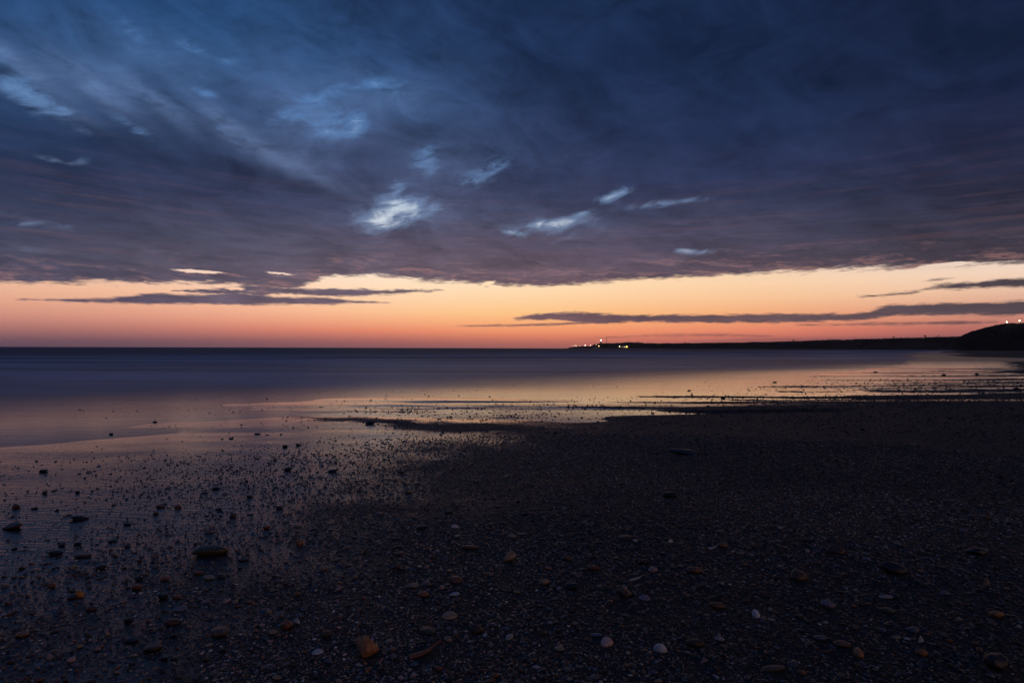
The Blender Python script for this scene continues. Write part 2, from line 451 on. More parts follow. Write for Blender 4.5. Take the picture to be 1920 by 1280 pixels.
def shore_s(x, y):
    """signed distance to the edge of the gravel: + on the dry side"""
    best = np.full(np.shape(x), 1e9); sgn = np.ones(np.shape(x))
    for a, b in zip(SEG_A, SEG_B):
        d = b - a; L = (d ** 2).sum()
        t = np.clip(((x - a[0]) * d[0] + (y - a[1]) * d[1]) / L, 0, 1)
        ex, ey = x - a[0] - t * d[0], y - a[1] - t * d[1]
        q = ex * ex + ey * ey
        c = d[0] * ey - d[1] * ex
        m = q < best - 1e-9
        best = np.where(m, q, best); sgn = np.where(m, np.where(c > 0, -1.0, 1.0), sgn)
    return np.sqrt(best) * sgn

BAR = [((-3.6, 9.0), (-2.0, 8.35)), ((-2.0, 8.35), (-0.7, 7.75)), ((-0.7, 7.75), (0.6, 7.25))]
def seg_dist(x, y, a, b):
    ax, ay = a; bx, by = b; dx_, dy_ = bx - ax, by - ay
    t = np.clip(((x - ax) * dx_ + (y - ay) * dy_) / (dx_ * dx_ + dy_ * dy_), 0, 1)
    return np.hypot(x - ax - t * dx_, y - ay - t * dy_), t
def bar(x, y):
    y = y + 0.30 * fbm(x * 0.9, y * 0.9, 71, 4); m = None
    for k, (a, b) in enumerate(BAR):
        d, t = seg_dist(x, y, a, b); w = 0.34 + 0.09 * (k + t)
        v = np.exp(-(d / w) ** 2) * np.clip(0.35 + 0.3 * (k + t), 0, 1)
        m = v if m is None else np.maximum(m, v)
    return m * np.clip(1.2 + 1.6 * fbm(x * 1.6, y * 3.5, 72, 3), 0.15, 1.2)

# shallow channels of water that run in from the sea between the gravel ridges on the right
CHAN = [(9.55, -0.6, 5.6, 0.20, 0.02), (9.9, 4.8, 6.0, 0.05, 0.0), (11.35, 0, 7.4, 0.16, 0.03), (12.9, 1, 10.6, 0.13, 0.0), (14.1, 2, 12.2, 0.16, 0.02), (15.6, 4, 16.5, 0.16, 0.03),
        (17.6, 5, 18.5, 0.2, 0.0), (20.2, 8, 21.5, 0.28, 0.02), (23.6, 8, 26, .3, 0.0), (28, 12, 31, .5, 0), (34, 15, 38, .8, 0)]
RIDGE = [(11.6, 1.6, 6.2, .16), (13.0, 2.2, 8.0, .15), (14.7, 6.0, 12.5, .16), (16.5, 6.5, 15.5, .20), (18.4, 11.5, 16.5, .2), (19.8, 10.0, 18.5, .25), (22.6, 11.0, 21.5, .3), (26.0, 15.0, 25, .38), (31.0, 20.0, 31, .5), (12.2, 4.0, 7.0, .10), (10.6, 0.2, 4.5, .10)]
def ridges(x, y):
    m = 0 * x
    if np.max(y) < 9.5: return m
    for y0, x0, x1, w in RIDGE:
        d = (y - y0 - 0.3 * fbm(x * 0.5, x * 0.1 + y0, 82, 4)) / (w * 1.5 * (0.35 + 0.75 * sstep(x0, x1, x)))
        m = np.maximum(m, np.exp(-d * d) * sstep(x0 - 0.3, x0 + 1.5, x) * (1 - sstep(x1 + 1, x1 + 4, x)) * np.clip(1.05 + 1.3 * fbm(x * 0.7, y * 2, 83, 3), 0, 1.2))
    return m

def gleam(x, y):
    return np.clip(1.4 * np.exp(-((y - 9.35 + 0.28 * (x + 0.2)) / 0.75) ** 2) * np.exp(-((x + 0.6) / 2.2) ** 4), 0, 1)

def height(x, y):
    s = shore_s(x, y)
    wob = fbm(x * 0.5, y * 1.1, 3, 3)
    right = sstep(-2.0, 2.5, x) * sstep(6.5, 9.0, y)
    off = 0.032 * (1 - right) + 0.004 * right
    dry = 0.085 * (1 - np.exp(-np.maximum(s, 0) / 2.2)) * (1 - 0.45 * sstep(8, 14, y)) + 0.003 * np.clip(s, 0, 200)
    wet = np.where(s > -7, 0.0062 * np.minimum(s, 0), -0.0434 + 0.02 * (s + 7))
    wet = np.maximum(wet, -0.6)
    h = off + dry + wet
    # long low ridges parallel to the waterline, far and right
    yy = y + 0.04 * x
    rid = fbm(x * 0.05, yy * 0.62 / np.maximum(1, y / 16), 21, 3)
    amp = sstep(7.8, 10, y) * np.exp(-(np.maximum(-s - 3, 0) / 5.0) ** 2)
    h = h + 0.058 * rid * amp * np.clip(y / 14, 0.6, 3)
    for y0, x0, x1, w, sl in CHAN:
        d = (y - y0 - sl * (x - x0) - 0.22 * fbm(x * 0.45, x * 0.1 + y0, 81, 4)) / (w * (1 - 0.75 * sstep(x0, x1, x)))
        m_ = np.exp(-d * d * 0.8) * (1 - sstep(x1 - 0.6, x1 + 0.3, x)) * sstep(x0 - 3, x0, x)
        cut_ = np.clip(m_ * 2.2 + 0.6 * fbm(x * 1.5, y * 4, 61, 3) * m_, 0, 1); h = np.where(h > -0.012, h * (1 - cut_) - 0.012 * cut_, h)
    gm = gleam(x, y); h = h * (1 - gm) + (0.012 * fbm(x * 1.1, y * 3.5, 63, 4) - 0.003) * gm
    rg = ridges(x, y); h = np.where(h < 0.02, h * (1 - np.clip(rg, 0, 1)) + 0.022 * np.clip(rg, 0, 1), h)
    h = h + wob * 0.006 * (1 + 0.5 * np.minimum(y / 8.0, 4).clip(0)) + 0.006 * bar(x, y)
    h = h + fbm(x * 9, y * 9, 5, 2) * 0.0022 * sstep(-0.6, 0.6, s)
    return h

def gravel(x, y):
    """how much loose gravel lies there, 0..1"""
    s = shore_s(x, y) + fbm(x * 0.9, y * 1.6, 31, 4) * 1.1
    near = 1 - sstep(5.0, 8.0, y)
    g = np.maximum(sstep(-1.6 - 0.6 * near, 1.2, s), 0.42 * sstep(-3.6, -0.6, s + 0.8 * fbm(x * 1.6, y * 3, 33, 3)))
    patch = sstep(0.18, 0.55, fbm(x * 0.7, y * 2.2, 41, 3)) * sstep(-3.2, -0.6, s) * 0.6
    b = bar(x, y)
    corner = np.exp(-((x + 2.0) / 0.9) ** 2 - ((y - 1.75) / 0.5) ** 2) * 0.65
    return np.clip(np.maximum.reduce([g, patch, gleam(x, y) * (0.85 + 1.2 * fbm(x * 1.3, y * 4, 64, 3)).clip(0, 1), b * 1.2, corner, ridges(x, y)]), 0, 1)

def drained(x, y):
    s = shore_s(x, y) + fbm(x * 0.9, y * 1.6, 31, 4) * 0.9
    near = 1 - sstep(5.0, 8.0, y)
    g = np.maximum(sstep(-2.2 - 0.7 * near, 1.5 + 0.5 * near, s), bar(x, y) * 1.0)
    g = np.maximum(g, ridges(x, y) * 1.0)
    streaky = sstep(-0.1, 0.35, fbm(x * 0.07, (y + 0.03 * x) * 1.0 / np.maximum(1, y / 15), 93, 4)) * sstep(9.5, 12, y) * sstep(9.0, 2.0, s)
    return np.clip(np.maximum(g * (1 - 0.8 * streaky), ridges(x, y)), 0, 1)

def ground_at(px, py):
    d = ray(px, py); zz = np.linspace(0.0, 0.40, 81)       # walk down the line of sight until it meets the ground
    t = (zz - CAM_Z) / d.z; x, y = d.x * t, d.y * t
    h = np.maximum(height(x, y), 0.0)
    k = int(np.argmax(zz >= h)); k = max(k, 0)
    return float(x[k]), float(y[k]), float(h[k])

# ground mesh: polar rings that get wider with distance
nr, na = 760, 860
rr = np.concatenate([[0.0], np.geomspace(0.35, 60, nr - 101), np.geomspace(61.5, 1400, 100)])
aa = np.concatenate([np.linspace(-180, -62, 60)[:-1], np.linspace(-62, 62, na - 118), np.linspace(62, 180, 60)[1:]])
RR, AA = np.meshgrid(rr, np.radians(aa), indexing='ij')
GX, GY = RR * np.sin(AA), RR * np.cos(AA)
gx, gy = GX.ravel(), GY.ravel()
GZ = height(gx, gy)
S = shore_s(gx, gy); G = drained(gx, gy)

mg, nt, b = new_mat("wet_sand")
P = geo(nt)
ga = E(nt, getattr_(nt, 'gravel').outputs['Fac'])
px_, py_, pz_ = xyz(nt, P)
flatP = vec(nt, px_, py_, 0.0)
n1 = noise(nt, flatP, 3.0, 5, 0.6); n2 = noise(nt, flatP, 60, 4, 0.65); n3 = noise(nt, flatP, 260, 3, 0.7)
rip = noise(nt, mapping(nt, flatP, rot=(0, 0, R(12)), scale=(6, 30, 1)), 1.0, 3, 0.5, 0.6)
dryness = (ga + (n1 - 0.5) * 0.5 + (n2 - 0.5) * 1.0 + (n3 - 0.5) * 0.9).sm(0.10, 0.85)
sandc = mix(nt, n2.sm(0.35, 0.65), (0.030, 0.028, 0.030), (0.018, 0.016, 0.018))
gravc = mix(nt, n3.sm(0.35, 0.65), (0.072, 0.057, 0.050), (0.021, 0.018, 0.017))
setp(nt, b, Base_Color=mix(nt, dryness, sandc, gravc), Roughness=dryness.sm(0, 1, 0.075, 0.62).max(py_.sm(16, 60, 0.0, 0.33)), Specular_IOR_Level=dryness.sm(0, 1, 0.5, 0.22), IOR=1.36)
bh = bump(nt, rip * 1.0 + n2 * 0.20, 0.0034, py_.sm(1.5, 7.0, 1.0, 0.27))
bh2 = bump(nt, n2 * 0.8 + n3 * 0.5, 0.012, dryness.sm(0, 1, 0.05, 1.0), bh)
nt.links.new(bh2, b.inputs['Normal'])

me = mesh_np("beach", np.stack([gx, gy, GZ], 1), grid_faces(len(rr), len(aa))[:, ::-1], mg)
attr(me, 'gravel', G)
tag(link("beach", me), kind='structure', label="dark wet sand and gravel beach sloping into the calm sea")

# ------------------------------------------------------------------ the sea
ms, nt, b = new_mat("sea_water")
P = geo(nt); px_, py_, pz_ = xyz(nt, P)
sh = E(nt, getattr_(nt, 'offshore').outputs['Fac'])            # metres from the gravel edge
flatP = vec(nt, px_, py_, 0.0)
lon = mapping(nt, flatP, scale=(0.02, 0.085, 1))
nb = noise(nt, lon, 1.0, 5, 0.6, 0.3)
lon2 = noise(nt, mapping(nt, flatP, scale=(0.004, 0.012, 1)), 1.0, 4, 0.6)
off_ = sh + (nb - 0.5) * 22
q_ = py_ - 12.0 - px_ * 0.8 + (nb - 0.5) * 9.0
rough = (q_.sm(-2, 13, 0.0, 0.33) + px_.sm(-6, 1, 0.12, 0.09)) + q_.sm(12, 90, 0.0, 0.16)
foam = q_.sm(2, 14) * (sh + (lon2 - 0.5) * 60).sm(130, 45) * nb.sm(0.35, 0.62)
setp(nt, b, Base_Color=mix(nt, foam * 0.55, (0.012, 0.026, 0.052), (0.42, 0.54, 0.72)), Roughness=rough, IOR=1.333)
w = noise(nt, mapping(nt, flatP, scale=(1.0, 3.2, 1)), 1.4, 4, 0.55)
nt.links.new(bump(nt, w, 0.05, off_.sm(2, 40, 0.03, 0.5)), b.inputs['Normal'])
sr = np.concatenate([np.geomspace(1.5, 6000, 200)]); sa = np.linspace(-100, 100, 201)
RR, AA = np.meshgrid(sr, np.radians(sa), indexing='ij')
wx, wy = (RR * np.sin(AA)).ravel(), (RR * np.cos(AA)).ravel()
me = mesh_np("sea", np.stack([wx, wy, np.zeros_like(wx)], 1), grid_faces(len(sr), len(sa))[:, ::-1], ms)
attr(me, 'offshore', -shore_s(wx, wy))
tag(link("sea", me), kind='structure', label="smooth calm sea reflecting the orange dusk sky")

# ------------------------------------------------------------------ headland, far coast and near cliff
def land_mat(name, c1, c2):
    m, nt, b = new_mat(name); P = geo(nt)
    n = noise(nt, P, 0.05, 6, 0.65); n2 = noise(nt, P, 0.4, 4, 0.6)
    setp(nt, b, Base_Color=mix(nt, n.sm(0.35, 0.65), c1, c2), Roughness=0.95, Specular_IOR_Level=0.1)
    nt.links.new(bump(nt, n + n2 * 0.4, 2.0, 0.8), b.inputs['Normal'])
    return m
m_scrub = land_mat("coastal_scrub", (0.035, 0.032, 0.022), (0.060, 0.045, 0.034))
m_cliff = land_mat("cliff_earth", (0.035, 0.028, 0.020), (0.016, 0.018, 0.011))

def interp(pts, x):
    xs, ys = zip(*pts); return np.interp(x, xs, ys)

def coast(name, prof, dist, x0, x1, n, face, depth, mat, label, seed, rough_=0.8):
    """a strip of land: waterline at the given distances, front rising to the skyline seen in the photograph"""
    xs = np.linspace(x0, x1, n); rows = 26
    V = []
    for j in range(rows):
        t = j / (rows - 1)
        for px in xs:
            D = float(interp(dist, px)); py = float(interp(prof, px))
            q = at(px, py, D + face * 0.9); H = max(q.z, 0.2)
            k = min(t / 0.5, 1.0)
            back_ = face * k + max(0, t - 0.5) * 2 * depth
            r0 = at(px, 653, D + back_)
            lift_ = H * (sstep(0, 1, k) * 0.65 + 0.35 * k) if t <= 0.5 else H * (1 - 0.25 * (t - 0.5) * 2)
            nn = fbm(np.array([r0.x * 0.013]), np.array([r0.y * 0.013]), seed, 4)[0]
            z = lift_ * (1 + 0.25 * nn * (1 - k)) + nn * rough_ * (t if t < 0.5 else 1) * 1.2 - 0.6 * (t == 0)
            V.append((r0.x + nn * face * 0.35 * math.sin(math.pi * k), r0.y + nn * face * 0.5 * (k < 1), z))
    me = mesh_np(name, V, grid_faces(rows, n), mat)
    return tag(link(name, me), kind='structure', label=label)

CP = [(1064,653),(1070,650.5),(1078,649.2),(1090,648.6),(1108,648.4),(1113,646.8),(1118,645.2),(1126,644.4),(1150,643.6),(1165,643.2),(1175,642),(1200,642.8),(1220,643.4),(1260,644),(1300,643.6),(1400,642.2),(1480,640.4),(1560,637.4),(1620,636),(1700,634),(1760,632.4),(1810,631),(1900,630)]
CDI = [(1064,2100),(1300,2000),(1560,1600),(1700,1250),(1810,1000),(1900,900)]
coast("headland", CP, CDI, 1064, 1905, 420, 60, 350, m_scrub, "low dark wooded headland along the horizon ending in a lighthouse point", 51)
KP = [(1782,655),(1790,652),(1797,645),(1804,631),(1812,626),(1821,621.5),(1832,618),(1851,613),(1879,606.6),(1890,605.4),(1920,604.8),(2050,598),(2400,590),(2900,585)]
KD = [(1782,640),(1830,600),(1920,520),(2100,420),(2400,330),(2900,240)]
coast("cliff", KP, KD, 1782, 2900, 260, 34, 260, m_cliff, "dark steep cliff at the right edge of the beach", 77, 0.8)

# wooded crown of the headland: thousands of small tree tops too far off to count
def lumps(pts, sizes, seed, flat=0.8):
    bm = bmesh.new(); bmesh.ops.create_icosphere(bm, subdivisions=1, radius=1.0)
    bv = np.array([v.co for v in bm.verts]); bf = np.array([[v.index for v in f.verts] for f in bm.faces]); bm.free()
    r = np.random.default_rng(seed); V, Fs = [], []
    for k, (p, s_) in enumerate(zip(pts, sizes)):
        vv = bv * (1 + 0.35 * (r.random((len(bv), 1)) - 0.5)) * np.array([s_ * r.uniform(.8, 1.4), s_ * r.uniform(.8, 1.4), s_ * flat * r.uniform(.7, 1.2)])
        V.append(vv + p); Fs.append(bf + k * len(bv))
    return np.concatenate(V), np.concatenate(Fs)

def interp_pt(px, back, prof, dist, face):
    D = float(interp(dist, px)); q = at(px, float(interp(prof, px)), D + face * 0.9)
    r0 = at(px, 653, D + back); return Vector((r0.x, r0.y, q.z))
m_pine, nt, b = new_mat("pine_foliage")
setp(nt, b, Base_Color=mix(nt, noise(nt, geo(nt), 0.6, 4, 0.6).sm(0.4, 0.6), (0.030, 0.034, 0.020), (0.050, 0.045, 0.028)), Roughness=0.95, Specular_IOR_Level=0.1)
pts, sz = [], []
for k in range(4200):
    px = RNG.uniform(1112, 1830); back_ = RNG.uniform(20, 110)
    p = interp_pt(px, back_, CP, CDI, 60); D = p.y
    dens = fbm(np.array([px * 0.06]), np.array([back_ * 0.02]), 91, 4)[0]
    if dens < -0.22: continue
    s_ = (1.5 + 2.2 * RNG.random() + 1.2 * dens) * (0.55 + 0.45 * D / 2000)
    f_ = min(1.0, back_ / 60); pts.append((p.x, p.y, p.z * (0.55 + 0.45 * f_) - 0.8)); sz.append(s_)
V, Fs = lumps(pts, sz, 5)
tag(link("pine_wood", mesh_np("pine_wood", V, Fs, m_pine, False)), kind='stuff', label="far-off dark wood covering the crest of the headland", cat="wood")
pts, sz = [], []
for k in range(1500):
    px = RNG.uniform(1800, 2250); back_ = RNG.uniform(4, 60)
    p = interp_pt(px, back_, KP, KD, 34); f_ = min(1, back_ / 34)
    pts.append((p.x, p.y, p.z * (0.1 + 0.9 * f_ ** 0.8) - 0.5)); sz.append(RNG.uniform(0.5, 1.3) * (1 if f_ > .9 else .8))
V, Fs = lumps(pts, sz, 6, 0.7)
tag(link("cliff_scrub", mesh_np("cliff_scrub", V, Fs, m_pine, False)), kind='stuff', label="low dark scrub growing over the cliff top", cat="scrub")

# ------------------------------------------------------------------ simple solid builders for the things on the land
def bm_obj(name, fn, mat, parent=None, smooth=False):
    bm = bmesh.new(); fn(bm); me = bpy.data.meshes.new(name); bm.to_mesh(me); bm.free()
    for p in me.polygons: p.use_smooth = smooth
    me.materials.append(mat); return link(name, me, parent)
def cyl(bm, r1, r2, z0, z1, seg=14, x=0, y=0):
    bmesh.ops.create_cone(bm, cap_ends=True, segments=seg, radius1=r1, radius2=r2, depth=z1 - z0, matrix=Matrix.Translation((x, y, (z0 + z1) / 2)))
def box(bm, x0, x1, y0, y1, z0, z1):
    bmesh.ops.create_cube(bm, size=1, matrix=Matrix.Translation(((x0 + x1) / 2, (y0 + y1) / 2, (z0 + z1) / 2)) @ Matrix.Diagonal((x1 - x0, y1 - y0, z1 - z0, 1)))
def ball(bm, r, z, x=0, y=0, sub=2):
    bmesh.ops.create_icosphere(bm, subdivisions=sub, radius=r, matrix=Matrix.Translation((x, y, z)))
def flat_mat(name, c, rough=0.7, metal=0.0):
    m, nt, b = new_mat(name)
    n = noise(nt, geo(nt), 1.5, 4, 0.6)
    setp(nt, b, Base_Color=mix(nt, n.sm(0.3, 0.7), tuple(v * 0.8 for v in c), c), Roughness=rough, Metallic=metal); return m
def glow(name, c, k):
    m, nt, b = new_mat(name); setp(nt, b, Base_Color=(0.8, 0.8, 0.8), Emission_Color=c, Emission_Strength=k); return m
m_white = flat_mat("white_wall", (0.62, 0.58, 0.52)); m_roof = flat_mat("roof_tile", (0.20, 0.09, 0.06)); m_dark = flat_mat("dark_metal", (0.03, 0.03, 0.03), 0.5)
m_glass = flat_mat("window_glass", (0.02, 0.02, 0.025), 0.15); m_tower = flat_mat("tower_render", (0.18, 0.16, 0.15))
g_white = glow("white_lamp", (1.0, 0.86, 0.62), 17); g_warm = glow("warm_lamp", (1.0, 0.62, 0.22), 17); g_yellow = glow("amber_lamp", (1.0, 0.66, 0.10), 36); g_house = glow("lighthouse_light", (1.0, 0.86, 0.68), 26)
g_cliff = glow("cliff_lamp", (1.0, 0.86, 0.50), 26)

def land_z(px, D):               # height of the drawn skyline there, used as the footing
    return at(px, float(interp(CP, px)), D).z

# lighthouse
D = 2130.0; top = at(1126.6, 638.0, D); zb = land_z(1126.6, D) - 3
lh = empty("lighthouse", (top.x, top.y, zb), "dark lighthouse with a bright white lamp on the low point of the headland", "lighthouse")
H = top.z - zb
bm_obj("tower", lambda bm: cyl(bm, 3.2, 2.2, 0, H - 2.4, 20), m_tower, lh)
bm_obj("gallery", lambda bm: (cyl(bm, 3.3, 3.3, H - 2.4, H - 1.9, 20), [cyl(bm, .06, .06, H - 1.9, H - 0.9, 6, 3.2 * math.cos(a), 3.2 * math.sin(a)) for a in np.linspace(0, 6.28, 17)[:-1]]), m_dark, lh)
lt = bm_obj("lantern", lambda bm: cyl(bm, 1.5, 1.5, H - 1.9, H - 1.2, 16), m_dark, lh)
bm_obj("lamp", lambda bm: ball(bm, 1.45, H), g_house, lt, True)
bm_obj("roof", lambda bm: (cyl(bm, 1.9, 0.2, H + 1.5, H + 2.8, 16), cyl(bm, .08, .05, H + 2.8, H + 4.4, 6)), m_dark, lh)

# radio mast: a lattice with guys
D = 2160.0; top = at(1137.2, 631.5, D); zb = land_z(1137.2, D) - 3; H = top.z - zb
mast = empty("radio_mast", (top.x, top.y, zb), "thin dark lattice radio mast right of the lighthouse", "mast")
def bar3(bm, a, b, r=0.12):
    a, b = Vector(a), Vector(b); d = b - a
    bmesh.ops.create_cone(bm, cap_ends=True, segments=5, radius1=r, radius2=r, depth=d.length, matrix=Matrix.Translation((a + b) / 2) @ d.to_track_quat('Z', 'Y').to_matrix().to_4x4())
def lattice(bm):
    c = [(0.7 * math.cos(a), 0.7 * math.sin(a)) for a in (0.3, 2.4, 4.5)]
    for x, y in c: bar3(bm, (x, y, 0), (x, y, H), 0.16)
    n = 14
    for k in range(n):
        for i in range(3):
            x, y = c[i]; x2, y2 = c[(i + 1) % 3]; bar3(bm, (x, y, H * k / n), (x2, y2, H * (k + 1) / n), 0.09)
bm_obj("lattice", lattice, m_dark, mast)
bm_obj("antenna", lambda bm: (bar3(bm, (0, 0, H), (0, 0, H + 3), .12), box(bm, -1.2, 1.2, -.2, .2, H - 3, H - 1.5)), m_dark, mast)

# low buildings of the point
def house(name, x0p, x1p, D, h, label, nwin, flat_roof=False):
    a, b_ = at(x0p, 651.3, D), at(x1p, 651.3, D); W = b_.x - a.x; z0 = 0.8
    e = empty(name, ((a.x + b_.x) / 2, D, z0), label, "building")
    bm_obj("wall", lambda bm: box(bm, -W / 2, W / 2, -4, 4, 0, h), m_white, e)
    if flat_roof: rf = bm_obj("roof", lambda bm: box(bm, -W / 2 - .3, W / 2 + .3, -4.3, 4.3, h, h + .5), m_white, e)
    else:
        def gable(bm):
            vs = [bm.verts.new(v) for v in ((-W/2-.4,-4.5,h),(W/2+.4,-4.5,h),(W/2+.4,4.5,h),(-W/2-.4,4.5,h),(-W/2-.4,0,h+2),(W/2+.4,0,h+2))]
            for f in ((0,1,5,4),(2,3,4,5),(0,4,3),(1,2,5),(3,2,1,0)): bm.faces.new([vs[i] for i in f])
        rf = bm_obj("roof", gable, m_roof, e)
    bm_obj("door", lambda bm: box(bm, -W / 2 + 1.2, -W / 2 + 2.2, -4.06, -3.9, 0, 2.1), m_dark, e)
    for k in range(nwin):
        x = -W / 2 + 3.6 + k * (W - 5) / max(nwin, 1)
        f = bm_obj("window", lambda bm: box(bm, x, x + 1.3, -4.06, -3.9, h * .38, h * .38 + 1.3), m_white, e)
        bm_obj("pane", lambda bm: box(bm, x + .1, x + 1.2, -4.10, -4.05, h * .38 + .1, h * .38 + 1.2), m_glass, f)
house("harbour_building", 1113.5, 1123, 2088, 4.2, "small pale building lit by the lamp below the lighthouse", 4)
house("long_building", 1129, 1146, 2092, 3.0, "long low pale flat roofed building right of the lighthouse", 7, True)
house("quay_shed", 1163.5, 1169.5, 2080, 3.6, "little pale shed between the white double lamp and the amber lamp", 2)

# street lamps
def lamp(px, py, D, r, mat, label, pole, zfoot=None, group=None, arm=True):
    q = at(px, py, D)
    z0 = q.z - pole
    e = empty("street_lamp", (q.x, q.y, z0), label, "street lamp", group)
    bm_obj("pole", lambda bm: (cyl(bm, .12, .07, 0, pole - .1, 8), bar3(bm, (0, 0, pole - .35), (0, -.55, pole + .1 + r), .05)), m_dark, e)
    hd = bm_obj("lamp_head", lambda bm: box(bm, -r * .9, r * .9, -r - .3, r * .6, pole + r * .9, pole + r * .9 + .15), m_dark, e)
    bm_obj("bulb", lambda bm: ball(bm, r, pole, 0, 0, 2), mat, hd, True)
    return e
LAMPS = [(1074.0,648.8,.30,g_white,"faint white lamp nearest the outer tip of the point"),
 (1078.0,648.0,.55,g_white,"small white lamp second from the outer tip of the point"),
 (1080.6,648.6,.55,g_warm,"small warm lamp third from the outer tip of the point"),
 (1087.4,647.9,.42,g_white,"faint white lamp halfway between the tip and the bright white lamp"),
 (1097.2,647.1,.95,g_white,"bright white lamp alone in the middle of the low point"),
 (1107.5,647.2,.66,g_white,"white lamp just left of where the headland rises"),
 (1114.5,647.4,.40,g_warm,"faint warm lamp over the left end of the small lit building"),
 (1117.8,646.4,.55,g_warm,"warm lamp above the roof of the small lit building"),
 (1123.0,648.7,.85,g_warm,"strong orange lamp at the foot of the lighthouse"),
 (1124.6,646.4,.45,g_warm,"dim warm lamp against the lower part of the lighthouse"),
 (1131.0,646.6,.58,g_white,"white lamp just right of the lighthouse"),
 (1137.2,646.7,.58,g_white,"white lamp directly below the radio mast"),
 (1161.6,649.2,.95,g_white,"bright white lamp left of the quay shed, lower of a close pair"),
 (1163.2,648.0,.75,g_white,"bright white lamp left of the quay shed, upper of a close pair"),
 (1168.0,650.5,.40,g_white,"faint low white lamp in front of the quay shed"),
 (1170.8,650.2,.55,g_white,"small white lamp close to the left of the amber lamp"),
 (1175.2,649.5,1.05,g_yellow,"large amber lamp, the brightest and rightmost on the headland")]
for px, py, r, m, lab in LAMPS:
    lamp(px, py, 2075 if py > 648 else 2115, r, m, lab, min(6.0, max(3.0, at(px, py, 2100).z - 1.0)), group="lamps on the headland")
lamp(1888.0, 603.6, 575, 0.42, g_cliff, "left one of two lamps standing on top of the dark cliff", 5.0, group="lamps on the cliff")
lamp(1912.0, 601.2, 560, 0.40, g_cliff, "right one of two lamps standing on top of the dark cliff", 5.5, group="lamps on the cliff")

# single trees that stick out of the skyline
def tree(px, h_px, label):
    D = float(interp(CDI, px)) + 58; q = at(px, float(interp(CP, px)), D); h = h_px / F * D
    e = empty("pine_tree", (q.x, q.y, q.z - 2), label, "tree", "single pines on the headland skyline")
    bm_obj("trunk", lambda bm: cyl(bm, .35, .15, 0, h * .8 + 2, 7), m_dark, e)
    def crown(bm):
        for k in range(9):
            a = random.uniform(0, 6.28); rr_ = random.uniform(0, h * .35)
            ball(bm, h * random.uniform(.16, .26), 2 + h * random.uniform(.62, .95), rr_ * math.cos(a), rr_ * math.sin(a), 1)
        for v in bm.verts: v.co *= 1 + random.uniform(-.04, .04)
    bm_obj("crown", crown, m_pine, e)
for px, hp, lab in [(1196,3.0,"rounded pine standing up just right of the amber lamp"),(1284,2.6,"low pine on the skyline in the left half of the headland"),(1488,3.2,"single pine on the skyline where the headland starts to climb"),
                    (1556,3.0,"bushy pine on the skyline at the middle of the headland"),(1676,3.6,"pointed pine on the skyline left of the tallest stretch"),(1735,4.2,"tallest pine on the skyline, nearest the cliff but one"),(1760,3.2,"small pine on the skyline nearest the cliff")]:
    tree(px, hp, lab)

# ------------------------------------------------------------------ loose stones and shells
def stone_mat(name, source):
    m, nt, b = new_mat(name)
    if source == 'object':
        n = nt.nodes.new('ShaderNodeObjectInfo'); c = n.outputs['Color']; P = nt.nodes.new('ShaderNodeTexCoord').outputs['Object']; sc = 2.5
    else:
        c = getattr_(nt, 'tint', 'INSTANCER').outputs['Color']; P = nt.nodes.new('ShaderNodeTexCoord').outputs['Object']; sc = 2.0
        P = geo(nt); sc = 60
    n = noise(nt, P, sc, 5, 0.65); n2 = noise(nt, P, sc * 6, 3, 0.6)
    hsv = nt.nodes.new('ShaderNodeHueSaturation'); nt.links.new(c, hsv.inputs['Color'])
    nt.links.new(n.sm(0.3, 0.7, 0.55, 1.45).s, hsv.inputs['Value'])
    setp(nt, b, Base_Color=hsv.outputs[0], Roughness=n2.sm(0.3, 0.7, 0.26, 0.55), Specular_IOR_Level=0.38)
    nt.links.new(bump(nt, n + n2 * 0.4, 0.004, 0.5), b.inputs['Normal'])
    return m
m_stone = stone_mat("wet_stone", 'object'); m_grain = stone_mat("gravel_stone", 'instancer')
m_rim, nt, b = new_mat("pale_shell_rim")
setp(nt, b, Base_Color=mix(nt, noise(nt, geo(nt), 90, 3, .6).sm(.3, .7), (0.62, 0.50, 0.45), (0.42, 0.33, 0.30)), Roughness=0.28)

def ico(sub):
    bm = bmesh.new(); bmesh.ops.create_icosphere(bm, subdivisions=sub, radius=1.0); bm.normal_update()
    v = np.array([x.co[:] for x in bm.verts]); f = np.array([[x.index for x in g.verts] for g in bm.faces]); bm.free(); return v, f
IV, IF = ico(3)
def disp(v, seed, amp, scale):
    return np.array([1 + amp * mnoise.noise(Vector(p) * scale + Vector((seed * 7.1, seed * 3.3, -seed))) + amp * .35 * mnoise.noise(Vector(p) * scale * 2.7 + Vector((seed, -seed * 2, 5))) for p in v])[:, None]
def cut(v, seed, n, depth):       # flatten by a few planes: worn facets
    r = random.Random(seed); v = v.copy()
    for _ in range(n):
        d = Vector((r.uniform(-1, 1), r.uniform(-1, 1), r.uniform(-.6, 1))).normalized(); dd = np.array(d)
        k = v @ dd; lim = depth + r.uniform(0, .2)
        v -= np.clip(k - lim, 0, None)[:, None] * dd * 0.85
    return v
SHAPES = {}
for k in range(4): SHAPES['round', k] = mesh_np("stone_round", cut(IV * disp(IV, k, .28, .9), k, 2, .72) * (1, .85, .8), IF, m_stone)
for k in range(4): SHAPES['flat', k] = mesh_np("stone_flat", cut(IV * disp(IV, 10 + k, .35, 1.1), 10 + k, 3, .7) * (1, .8, .9), IF, m_stone)
for k in range(4): SHAPES['angular', k] = mesh_np("stone_angular", cut(IV * disp(IV, 20 + k, .25, 1.0), 20 + k, 7, .52) * (1, .9, .95), IF, m_stone)
